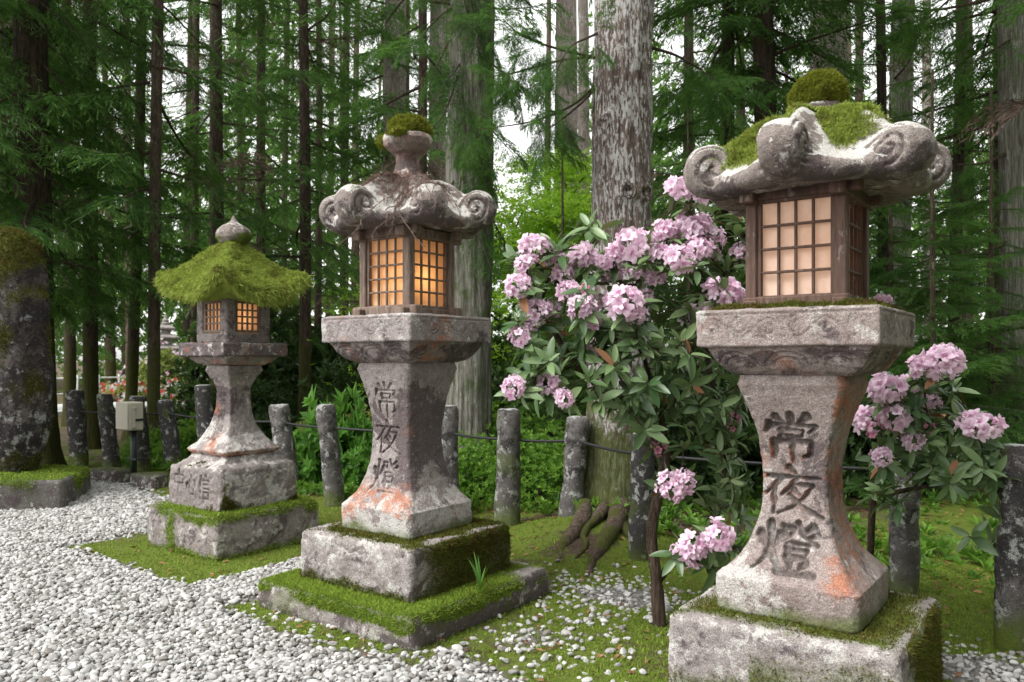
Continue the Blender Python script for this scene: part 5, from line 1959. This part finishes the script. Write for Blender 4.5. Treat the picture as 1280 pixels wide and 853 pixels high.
def rhododendron(label, base, trunk_pts, trusses, whorl_regions, seed, leafscale=.108):
    r = np.random.default_rng(seed)
    root = thing('rhododendron', label, 'rhododendron', base, 0, 'rhododendron bushes in pink flower')
    base = np.asarray(base, float)
    # whorl points
    W = []
    for (px, py, sz, d, fl) in trusses:
        W.append((at(px, py, d), 1, sz / 2 * d / FPX, fl))
    for (x0, x1, y0, y1, d0, d1, n) in whorl_regions:
        for _ in range(n):
            d = r.uniform(d0, d1)
            a, b = r.uniform(-1, 1), r.uniform(-1, 1)
            W.append((at((x0 + x1) / 2 + a * (x1 - x0) / 2, (y0 + y1) / 2 + b * (y1 - y0) / 2 * math.sqrt(max(.15, 1 - .7 * a * a)), d), 0, 0, 0))
    # skeleton: join each tip to the nearest earlier node
    nodes, par, own = [], [], []
    for tp in trunk_pts:
        C_ = curve([np.asarray(q, float) for q in tp], 8)
        for j, q in enumerate(C_):
            par.append(len(nodes) - 1 if j else (-1 if not nodes else int(np.argmin([np.linalg.norm(np.array(q) - x) for x in nodes]))))
            nodes.append(q)
    nst = len(nodes)
    root_pt = nodes[-1]
    order = sorted(range(len(W)), key=lambda i: min(np.linalg.norm(W[i][0] - q) for q in nodes[:nst]))
    tips = {}
    for i in order:
        q = W[i][0]
        A = np.array(nodes)
        cost = np.linalg.norm(A - q, axis=1) + .5 * np.maximum(0, A[:, 2] - q[2] + .03)
        j = int(np.argmin(cost))
        n = max(2, int(np.linalg.norm(q - A[j]) / .07))
        prev = j
        for k in range(1, n + 1):
            f = k / n
            p_ = A[j] + (q - A[j]) * f - np.array([0, 0, .10 * np.linalg.norm(q - A[j]) * math.sin(PI * f)]) + (r.normal(0, .006, 3) if k < n else 0)
            par.append(prev)
            nodes.append(p_)
            prev = len(nodes) - 1
        tips[i] = prev
    cnt = np.zeros(len(nodes))
    for i in tips.values():
        k = i
        while k >= 0:
            cnt[k] += 1
            k = par[k]
    rad = .0026 * np.maximum(cnt, 1) ** .47
    g = Geo()
    for k, pa in enumerate(par):
        if pa < 0:
            continue
        rk = rad[k]
        rp = min(rad[pa], rk * 1.25)
        V, F = tube([nodes[pa], nodes[k]], [rp, rk], 6 if rk < .012 else 10, cap=False)
        g.add(V - base, F, moss=.2)
    g.build('stem', M['twig'], root)
    # leaves
    g = Geo()
    P, D, U, S, TN = [], [], [], [], []
    cen = np.mean([w[0] for w in W], 0)
    for (q, fl, sz, kind) in W:
        axis = norm(np.array([0, -.30, .85]) + .7 * norm(q - cen) + r.normal(0, .25, 3))
        X = norm(np.cross(axis, r.normal(0, 1, 3)))
        Y = np.cross(axis, X)
        nl = r.integers(7, 11)
        lvl = r.normal(.5, .2)
        for k in range(nl):
            a = 2 * PI * k / nl + r.normal(0, .4)
            e = r.uniform(1.0, 2.1) if fl else r.uniform(.5, 1.95)
            dd = norm((X * math.cos(a) + Y * math.sin(a)) * math.sin(e) + axis * math.cos(e) + [0, 0, -.12])
            P.append(q + dd * .008 - axis * (r.uniform(0, .035) + (sz * .35 if fl else 0)))
            D.append(dd)
            U.append(axis + r.normal(0, .25, 3))
            S.append(leafscale * r.uniform(.5, 1.3))
            TN.append(np.clip(lvl + r.normal(0, .22), 0, 1))
    P, D, U = np.array(P), np.array(D), np.array(U)
    V, F = scatter(LT, [LF], frames(D, U), np.array(S), P)
    g.add(V - base, F, 0, tint=np.repeat(TN, len(LT)))
    for mi in (0, 1):
        pass
    old = r.random(len(P)) < .035
    g.M = [np.repeat(old.astype(np.int32), len(LF))]
    g.build('leaves', [M['rhodo'], M['dead_leaf']], root)
    for (q, fl, sz, kind) in W:
        if not fl:
            continue
        lib = TRR if kind == 2 else TR
        o = bpy.data.objects.new('flower_cluster', lib[r.integers(len(lib))])
        COL.objects.link(o)
        o.parent = root
        axis = norm(np.array([0, -.55, .8]) + .55 * norm(q - cen) + r.normal(0, .2, 3))
        o.location = q - base
        o.rotation_mode = 'QUATERNION'
        o.rotation_quaternion = Vector(axis).to_track_quat('Z', 'Y')
        s = sz * r.uniform(.95, 1.25)
        sx = 1.25 if kind == 3 else 1.0
        o.scale = (s * sx, s, s)
    return root


TL = [(848, 237, 38, 4.2, 1), (872, 247, 30, 4.25, 1), (667, 312, 40, 4.15, 1), (658, 332, 30, 4.1, 1), (647, 359, 30, 4.05, 1), (694, 324, 26, 4.3, 1), (728, 324, 40, 4.25, 1),
      (790, 311, 46, 4.15, 1), (806, 302, 30, 4.25, 1), (830, 291, 36, 4.25, 1), (861, 289, 42, 4.3, 1), (889, 299, 36, 4.35, 1), (849, 325, 44, 4.1, 1), (873, 312, 30, 4.2, 1),
      (927, 317, 28, 4.5, 1), (711, 364, 32, 4.05, 1), (726, 386, 36, 3.98, 1), (674, 391, 34, 4.1, 1), (690, 392, 28, 4.2, 1), (781, 381, 44, 3.95, 1), (650, 423, 34, 4.0, 1),
      (800, 340, 30, 4.4, 1), (748, 381, 26, 4.3, 1), (903, 370, 40, 4.15, 3), (866, 399, 34, 4.3, 1), (762, 345, 28, 4.4, 1), (643, 484, 34, 3.9, 1), (683, 480, 32, 4.0, 1),
      (705, 498, 28, 3.9, 1), (735, 446, 24, 4.2, 1), (782, 431, 24, 4.2, 1), (731, 362, 14, 3.95, 2), (800, 531, 24, 4.4, 2), (823, 560, 22, 4.4, 2), (838, 610, 40, 4.0, 1),
      (855, 601, 28, 4.05, 1), (866, 684, 42, 3.9, 1), (895, 671, 44, 3.88, 1), (849, 690, 22, 3.95, 1), (915, 530, 30, 4.5, 2), (887, 320, 30, 4.4, 1), (1104, 379, 22, 3.55, 1),
      (820, 350, 24, 4.3, 1), (915, 372, 26, 4.2, 1), (703, 345, 26, 4.2, 1), (752, 330, 28, 4.2, 1), (770, 322, 30, 4.25, 1), (818, 318, 34, 4.15, 1), (742, 402, 26, 4.05, 1),
      (808, 372, 24, 4.3, 1), (833, 305, 28, 4.3, 1), (877, 282, 26, 4.35, 1), (660, 378, 22, 4.15, 1), (888, 392, 26, 4.2, 1), (667, 405, 22, 4.1, 1), (795, 395, 26, 4.0, 1)]
bp = at(826, 782, 4.29); bp[2] = 0
rhododendron('tall rhododendron with many pink flower trusses between the middle and right lanterns', bp,
             [[bp + [0, 0, -.08], at(820, 720, 4.3), at(815, 660, 4.32), at(832, 560, 4.4), at(812, 470, 4.45), at(790, 400, 4.45), at(800, 340, 4.4)],
              [at(816, 735, 4.3), at(845, 700, 4.35), at(885, 672, 4.45), at(905, 580, 4.6), at(885, 450, 4.6), at(880, 360, 4.5)],
              [at(832, 560, 4.4), at(770, 500, 4.4), at(715, 450, 4.3), at(680, 390, 4.25)]],
             TL, [(640, 930, 280, 440, 4.0, 4.6, 84), (645, 880, 400, 515, 3.95, 4.5, 48), (830, 940, 430, 640, 4.2, 4.8, 40), (850, 935, 240, 330, 4.4, 4.7, 14), (640, 720, 440, 510, 3.9, 4.15, 8),
                  (780, 900, 480, 540, 4.05, 4.3, 9), (880, 930, 600, 700, 4.2, 4.6, 14), (870, 930, 690, 730, 3.9, 4.1, 3)], 61)
TL2 = [(1180, 455, 46, 4.0, 1), (1150, 462, 34, 4.05, 1), (1107, 488, 44, 4.1, 1), (1118, 522, 40, 4.1, 1), (1225, 534, 40, 3.9, 3), (1212, 530, 26, 3.95, 1), (1102, 573, 26, 4.0, 1),
       (1141, 552, 30, 4.1, 1), (1163, 505, 26, 4.2, 1), (1088, 528, 36, 4.3, 1), (1160, 536, 22, 4.1, 2), (1136, 480, 28, 4.2, 1), (1100, 540, 30, 4.2, 2)]
bp2 = at(1085, 750, 4.75); bp2[2] = 0
rhododendron('smaller rhododendron with pink trusses behind the right lantern pedestal at right', bp2,
             [[bp2 + [0, 0, -.08], at(1088, 690, 4.7), at(1092, 620, 4.6), at(1105, 560, 4.4), at(1140, 520, 4.2)], [at(1092, 620, 4.6), at(1150, 610, 4.3), at(1200, 600, 4.1), at(1235, 590, 4.0)]],
             TL2, [(1085, 1215, 470, 600, 4.0, 4.5, 40), (1180, 1255, 540, 620, 3.8, 4.1, 14), (1080, 1130, 560, 640, 4.2, 4.6, 8), (1195, 1260, 600, 680, 3.85, 4.1, 5)], 62)

# ------------------------------------------------------------------ dead cedar sprigs lying on the middle roof
def dead_sprigs():
    r = np.random.default_rng(7)
    V0, F0 = ROOF_M
    labs = ['reddish dead cedar sprig lying between the two front scrolls of the middle roof', 'brown dead cedar sprig hanging over the right eave of the middle roof',
            'dead cedar sprig wound round the neck of the middle lantern finial', 'dead cedar sprig draped over the dome of the middle roof to its left',
            'grey dead cedar sprig behind the front scroll of the middle roof', 'dead cedar sprig on the right slope of the middle roof near the finial',
            'dead cedar sprig trailing down past the right scroll of the middle roof', 'dead cedar sprig on the left front slope below the dome of the middle roof']
    base = np.array([LAN['middle'][0], LAN['middle'][1], 0])
    spec = [(-118, .16, .40), (-52, .20, .62), (-80, .12, .24), (-140, .10, .34), (-75, .16, .38), (-40, .13, .42), (-28, .28, .60), (-112, .12, .34)]
    for (a0, r0, r1), lab in zip(spec, labs):
        g = Geo()
        for q in range(9):
            a = math.radians(a0 + r.normal(0, 13))
            n = 9
            rr = np.linspace(r0 * r.uniform(.8, 1.2), r1 * r.uniform(.75, 1.05), n)
            aa = a + np.cumsum(r.normal(0, .06, n))
            x, y = rr * np.cos(aa), rr * np.sin(aa)
            z = []
            for xx, yy in zip(x, y):
                dd = (V0[:, 0] - xx) ** 2 + (V0[:, 1] - yy) ** 2
                k = dd < .02 ** 2
                z.append(V0[k, 2].max() + .006 if k.any() else np.nan)
            z = np.array(z)
            if np.isnan(z[0]):
                continue
            for k in range(1, n):
                if np.isnan(z[k]) or z[k] < z[k - 1] - .07:
                    z[k] = z[k - 1] - .05 - .02 * r.random()
            P = curve(np.stack([x, y, z], 1), 3)
            V, F = tube(P, np.linspace(.0024, .0012, len(P)), 4)
            g.add(V, F, 0, tint=r.uniform(.2, .8))
            idx = r.integers(0, len(P) - 1, 110)
            tdir = norm(P[idx + 1] - P[idx])
            D = norm(tdir + r.normal(0, .30, (110, 3)) + [0, 0, -.15])
            S = norm(np.cross(D, r.normal(0, 1, (110, 3))))
            L = r.uniform(.025, .075, 110)[:, None]
            T = np.stack([P[idx] - S * .0012, P[idx] + S * .0012, P[idx] + D * L], 1).reshape(-1, 3)
            g.add(T, [np.arange(len(T)).reshape(-1, 3)], 0, tint=np.repeat(r.uniform(0, 1, 110), 3))
        o = g.build('cedar_sprig', M['dead_needles'], None, False)
        o.location = base
        o.rotation_euler = (0, 0, -A36)
        tag(o, lab, 'dead sprig', 'dead cedar sprigs on the middle lantern')


dead_sprigs()


# ------------------------------------------------------------------ litter
def litter():
    r = np.random.default_rng(17)
    n = 5200
    x, y = r.uniform(-4, 4.2, n), r.uniform(3.2, 9.5, n)
    s, nn = row(x, y)
    gd = gravel_density(x, y)
    k = in_view(x, y, .1) & ~inside_keepout(x, y) & (r.random(n) < np.where(gd > .6, .05, np.where(nn < -1.9, .9, .45)))
    x, y = x[k], y[k]
    P = np.stack([x, y, ground_z(x, y) + .012], 1)
    D = norm(r.normal(0, 1, P.shape) * [1, 1, .25])
    R = frames(D, r.normal(0, .45, P.shape) + [0, 0, 1])
    V, F = scatter(LT, [LF], R, .04 * r.uniform(.5, 1.4, len(P)), P)
    g = Geo().add(V, F, 0, tint=np.repeat(r.uniform(0, 1, len(P)), len(LT)))
    tag(g.build('leaf_litter', M['dead_leaf']), 'small brown fallen leaves scattered over moss and earth', 'leaf litter', kind='stuff')


litter()

# ------------------------------------------------------------------ bare drooping branches
def add_branch(tree_label, lines, d, r0=.014):
    root = next(o for o in bpy.data.objects if o.get('label') == tree_label)
    off = np.array(root.location)
    r = np.random.default_rng(3)
    for ln in lines:
        Q = np.array([at(x, y, d + dd) for x, y, dd in ln]) - off
        C_ = curve(Q, 10)
        g = Geo()
        V, F = tube(C_, np.linspace(r0, r0 * .3, len(C_)), 6)
        g.add(V, F, 0, tint=.2)
        n = len(C_)
        for k in range(n // 3, n, 1):
            if r.random() < .75:
                i = r.integers(len(SPRF))
                V, F, tt, wv, wf = SPRF[i]
                L = r.uniform(.22, .5)
                D = norm((C_[min(k + 1, n - 1)] - C_[k - 1]) * 4 + r.normal(0, .5, 3) + [0, 0, -.25])
                R = frames(D[None], r.normal(0, .3, (1, 3)) + [0, 0, 1])[0]
                g.add((V * L) @ R.T + C_[k], [F], 1, tint=tt)
        o = g.build('branch', [M['twig'], M['cedar']], root, False)
        o.rotation_euler = (0, 0, -root.rotation_euler.z)


add_branch('big cedar with pale lichen bark standing right behind the fence and the pink blossoms',
           [[(752, 74, 0), (700, 62, -.1), (655, 46, -.2), (628, 24, -.3)], [(752, 70, .1), (700, 76, .2), (640, 92, .3), (612, 96, .4)],
            [(752, 100, 0), (715, 132, .1), (665, 152, .2), (600, 162, .3)], [(752, 104, 0), (720, 135, -.1), (690, 158, -.2), (668, 168, -.3)],
            [(752, 40, 0), (738, 46, -.2), (712, 60, -.4), (694, 92, -.5)], [(815, 60, .1), (850, 72, .2), (890, 100, .3), (905, 140, .4)]], 6.75)
add_branch('thick grey cedar trunk cut by the right edge of the picture',
           [[(1262, -8, 0), (1210, 6, -.2), (1140, 14, -.4), (1056, 0, -.6)], [(1262, 190, 0), (1230, 204, -.2), (1196, 206, -.4)],
            [(1262, 300, 0), (1220, 322, -.2), (1160, 345, -.4)]], 9.5, .022)


# ------------------------------------------------------------------ ferns, grass, ground cover
def fern_mesh(seed):
    r = np.random.default_rng(seed)
    g = Geo()
    for k in range(11):
        a = 2 * PI * k / 11 + r.normal(0, .25)
        L = r.uniform(.28, .46)
        t = np.linspace(0, 1, 16)
        hx = L * t * r.uniform(.75, .95)
        z = L * (1.0 * t - .85 * t ** 2)
        C_ = np.stack([hx * math.cos(a), hx * math.sin(a), z], 1)
        S = np.array([-math.sin(a), math.cos(a), 0])
        for i in range(2, 16):
            w = L * .24 * math.sin(PI * (.15 + .85 * (1 - t[i]))) * r.uniform(.85, 1.1)
            dt = norm(C_[i] - C_[i - 1])
            for sg in (-1, 1):
                tip = C_[i] + S * sg * w + dt * w * .35 - np.array([0, 0, w * .25])
                m_ = (C_[i] + tip) / 2
                g.add(np.array([C_[i], m_ + dt * L * .018, tip, m_ - dt * L * .018]), np.array([[0, 1, 2, 3]]), 0, tint=r.uniform(.3, .9))
    return g.mesh('fronds', M['fern'], False)


FERN = [fern_mesh(k) for k in range(3)]
for i, (px, d, s_, lab) in enumerate([(196, 10.2, .8, 'fern between the utility box pole and the leaning dark post'), (236, 9.8, .95, 'fern left of the mossy lantern base behind the kerb stone'),
                                      (150, 10.8, .8, 'small fern behind the dark post left of the utility box'), (338, 8.9, .8, 'fern at the foot of the leaning post right of the mossy lantern'),
                                      (388, 8.5, .8, 'fern between the feet of the two leaning grey posts'), (92, 9.1, .7, 'fern right of the memorial stone at its kerb'),
                                      (1190, 6.2, .55, 'low fern on the moss right of the right lantern'), (1160, 5.9, .5, 'small fern near the foot of the post right of the right lantern'),
                                      (880, 6.4, .6, 'fern behind the rhododendron stem right of the blackish post')]):
    p = at(px, HY, d)
    o = bpy.data.objects.new('fern', FERN[i % 3])
    COL.objects.link(o)
    o.location = (p[0], p[1], float(ground_z(np.array([p[0]]), np.array([p[1]]))[0]) - .01)
    o.rotation_euler = (0, 0, i * 1.3)
    o.scale = (s_, s_, s_)
    tag(o, lab, 'fern', 'ferns along the fence foot')


def grass_tuft(base, n, L, W, seed, label, mat='broad'):
    r = np.random.default_rng(seed)
    g = Geo()
    for k in range(n):
        a = r.uniform(0, 2 * PI)
        l = L * r.uniform(.6, 1.1)
        t = np.linspace(0, 1, 7)
        out = r.uniform(.2, .7)
        C_ = np.stack([np.cos(a) * out * l * t ** 1.4, np.sin(a) * out * l * t ** 1.4, l * (t - .35 * out * t ** 2.2)], 1)
        S = np.array([-math.sin(a), math.cos(a), 0]) * W
        w = np.sin(PI * (.12 + .88 * t) ** .8)[:, None]
        V = np.stack([C_ - S * w, C_ + S * w], 1).reshape(-1, 3)
        g.add(V, [grid_faces(7, 2)], 0, tint=r.uniform(.3, 1))
    o = g.build('grass_tuft', M[mat], None, True)
    o.location = [float(v) for v in base]
    tag(o, label, 'grass tuft')


q = at(600, 725, 4.36)
grass_tuft((q[0], q[1], .17), 8, .22, .007, 2, 'small bright bamboo grass tuft growing on the moss of the middle plinth')
q = at(972, 128, 3.42)
grass_tuft((LAN['right'][0] - .16, LAN['right'][1] - .08, 2.37), 4, .13, .003, 4, 'few thin grass blades sprouting left of the moss ball on the right roof', 'fern')


def ground_cover():
    r = np.random.default_rng(31)
    n = 9000
    s_ = r.uniform(-8, 6, n)
    nn = -2.0 - 6.5 * r.random(n) ** 1.5
    x = ORG[0] + s_ * ES[0] + nn * EN[0]
    y = ORG[1] + s_ * ES[1] + nn * EN[1]
    P = P3(x, y)
    k = (fbm(P, .9, 4, 61) + .30 - .35 * sstep(1.5, 3, s_) * sstep(-4.5, -2.5, nn) > r.uniform(-.2, .5, n)) & (y > 2.5)
    x, y = x[k], y[k]
    P = np.stack([x, y, ground_z(x, y) + r.uniform(0, .10, len(x))], 1)
    g = Geo()
    for w_ in range(4):
        i = np.where(r.integers(0, 4, len(P)) == w_)[0]
        D = norm(r.normal(0, .3, (len(i), 3)) + [0, 0, 1])
        R = frames(D, r.normal(0, 1, (len(i), 3)))[:, :, [0, 2, 1]] * np.array([1, -1, 1])
        V, F = scatter(ROS[w_][0], [ROS[w_][1]], R, .075 * r.uniform(.5, 1.5, len(i)), P[i])
        g.add(V, F, 0, tint=np.repeat(np.clip(r.normal(.45, .22, len(i)), 0, 1), len(ROS[w_][0])))
    tag(g.build('ground_cover', M['azalea'], None, False), 'low leafy ground cover on the earth behind the fence', 'ground cover', kind='stuff')


ground_cover()

# ------------------------------------------------------------------ the clearing far behind at the left
def far_rail():
    a, b = at(40, HY, 25), at(262, HY, 30)
    a[2] = b[2] = 0
    root = thing('railing', 'pale railing seen far off between the trunks behind the utility box', 'railing', a, 0)
    v = b - a
    L = np.linalg.norm(v[:2])
    dr = v / L
    for z in (.35, .85):
        g = Geo(); V, F = tube([np.array([0, 0, z]), dr * L + [0, 0, z]], .028, 6); g.add(V, F); g.build('rail', M['rail_white'], root)
    for k in range(10):
        g = Geo(); q = dr * L * k / 9; V, F = tube([q + [0, 0, -.1], q + [0, 0, .95]], .035, 6); g.add(V, F); g.build('rail_post', M['rail_white'], root)


far_rail()
g = Geo()
Q = [at(30, HY, 20), at(300, HY, 27), at(300, HY, 30.5), at(20, HY, 23.5)]
V = np.array([[q[0], q[1], .085] for q in Q])
V = np.concatenate([V, V - [0, 0, .1]])
g.add(V, [np.array([[0, 1, 2, 3], [0, 4, 5, 1], [1, 5, 6, 2], [2, 6, 7, 3], [3, 7, 4, 0]])])
tag(g.build('path', plain('pale_path', (.50, .50, .49), .8, .2, .2, 2), None, False), kind='structure')


def blossom_bush(px, d, sh, seed, nleaf, nb, mats, label, leaf='azalea_pale'):
    r = np.random.default_rng(seed)
    p = at(px, HY, d)
    root = thing('flowering_bush', label, 'flowering bush', (p[0], p[1], .05), 0, 'flowering bushes of the far clearing')
    o = bpy.data.objects.new('foliage', shrub_mesh(sh, nleaf, .16, seed, leaf, lump=.35)); COL.objects.link(o); o.parent = root
    g = Geo()
    for mi in range(len(mats)):
        S = norm(r.normal(0, 1, (nb, 3))); S[:, 2] = abs(S[:, 2]); S[:, 1] = -abs(S[:, 1])
        P = S * np.asarray(sh) * r.uniform(.92, 1.08, (nb, 1)) * (1 + .35 * fbm(S + seed, 2.3, 3, seed))[:, None] + [0, 0, sh[2] * .12]
        R = frames(norm(S + r.normal(0, .3, S.shape)), r.normal(0, 1, S.shape))[:, :, [0, 2, 1]] * np.array([1, -1, 1])
        V, F = scatter(ROS[0][0], [ROS[0][1]], R, .10 * r.uniform(.7, 1.4, nb), P)
        g.add(V, F, mi, tint=np.repeat(r.uniform(0, 1, nb), len(ROS[0][0])))
    g.build('blossoms', [M[m] for m in mats], root, False)


blossom_bush(205, 27, (1.25, 1.1, 1.75), 71, 1500, 40, ['whites', 'petal'], 'tall pale green bush far off before the small stone pagoda')
blossom_bush(168, 26.5, (1.0, .8, .62), 72, 500, 50, ['reds', 'whites', 'whites'], 'low bush dotted with red and white blossoms right of the slender mossy trunk far off')
blossom_bush(232, 26, (.9, .8, .62), 73, 500, 50, ['reds', 'whites', 'whites'], 'low bush dotted with red and white blossoms beside the mossy lantern neck far off')
blossom_bush(138, 27, (.8, .7, .5), 74, 400, 60, ['whites', 'reds'], 'low bush dotted with white blossoms left of the two trunks far off')
blossom_bush(362, 22, (1.0, .8, 1.1), 75, 900, 60, ['petal', 'whites'], 'sparse pink flowering bush far off right of the mossy lantern', 'darkshrub')
blossom_bush(392, 24, (1.0, .8, 1.2), 76, 900, 50, ['petal', 'whites'], 'sparse pink flowering bush far off left of the middle lantern platform', 'darkshrub')

p = at(207, HY, 29)
root = thing('stone_pagoda', 'small grey stone pagoda top far off left of the mossy lantern', 'stone pagoda', (p[0], p[1], .32), .5)
for k, (z, hw_) in enumerate(((1.55, .55), (1.95, .42), (2.28, .30))):
    V, F, gr = sq_block([(z - .4, 0), (z - .4, hw_ * .5), (z - .08, hw_ * .5), (z - .06, hw_), (z, hw_ * 1.02), (z + .05, hw_ * .8), (z + .12, hw_ * .45), (z + .12, 0)], .06, .05, .01, k)
    stone_part('tier', M['plinth'], root, V, F)
V, F, gr = sq_block([(-.5, 0), (-.5, .48), (-.1, .46), (-.1, .30), (1.16, .26), (1.16, 0)], .06, .05, .01, 9)
stone_part('shaft', M['plinth'], root, V, F)
V, F = lathe([(2.38, .10), (2.45, .16), (2.5, .10), (2.56, .12), (2.62, .06), (2.8, .01)], 3, 16)
stone_part('finial', M['plinth'], root, V, F)


# ------------------------------------------------------------------ unseen wood added right of and behind the viewer to block sky light
def added_shade_wood():
    r = np.random.default_rng(5)
    n = 15000
    az = r.uniform(math.radians(62), math.radians(196), n)      # clockwise from +Y
    d = r.uniform(7.5, 13, n)
    z = .3 + 12 * r.random(n)
    P = np.stack([np.sin(az) * d, np.cos(az) * d, z], 1)
    k = fbm(P, .35, 3, 8) + .25 > r.uniform(-.2, .3, n)
    P = P[k]
    T, F = ROS[0]
    D = norm(r.normal(0, 1, (len(P), 3)) + [0, 0, .4])
    R = frames(D, r.normal(0, 1, (len(P), 3)))[:, :, [0, 2, 1]] * np.array([1, -1, 1])
    V, F = scatter(T, [F], R, .36 * r.uniform(.6, 1.4, len(P)), P)
    g = Geo().add(V, F, 0, tint=np.repeat(r.uniform(.1, .9, len(P)), len(T)))
    for i in range(14):
        a, q = r.uniform(math.radians(62), math.radians(196)), r.uniform(8, 12.5)
        V, F = trunk_geo(15, r.uniform(.15, .3), .1, i, 0, 8, .01, (0, 0), 3)
        g.add(V + [math.sin(a) * q, math.cos(a) * q, 0], F, 1, tint=.2)
    tag(g.build('added_shade_wood', [M['far'], M['bark_mid']], None, False), 'unseen mass of leaves and trunks added to shade the court from the right', 'woodland', kind='stuff')


added_shade_wood()
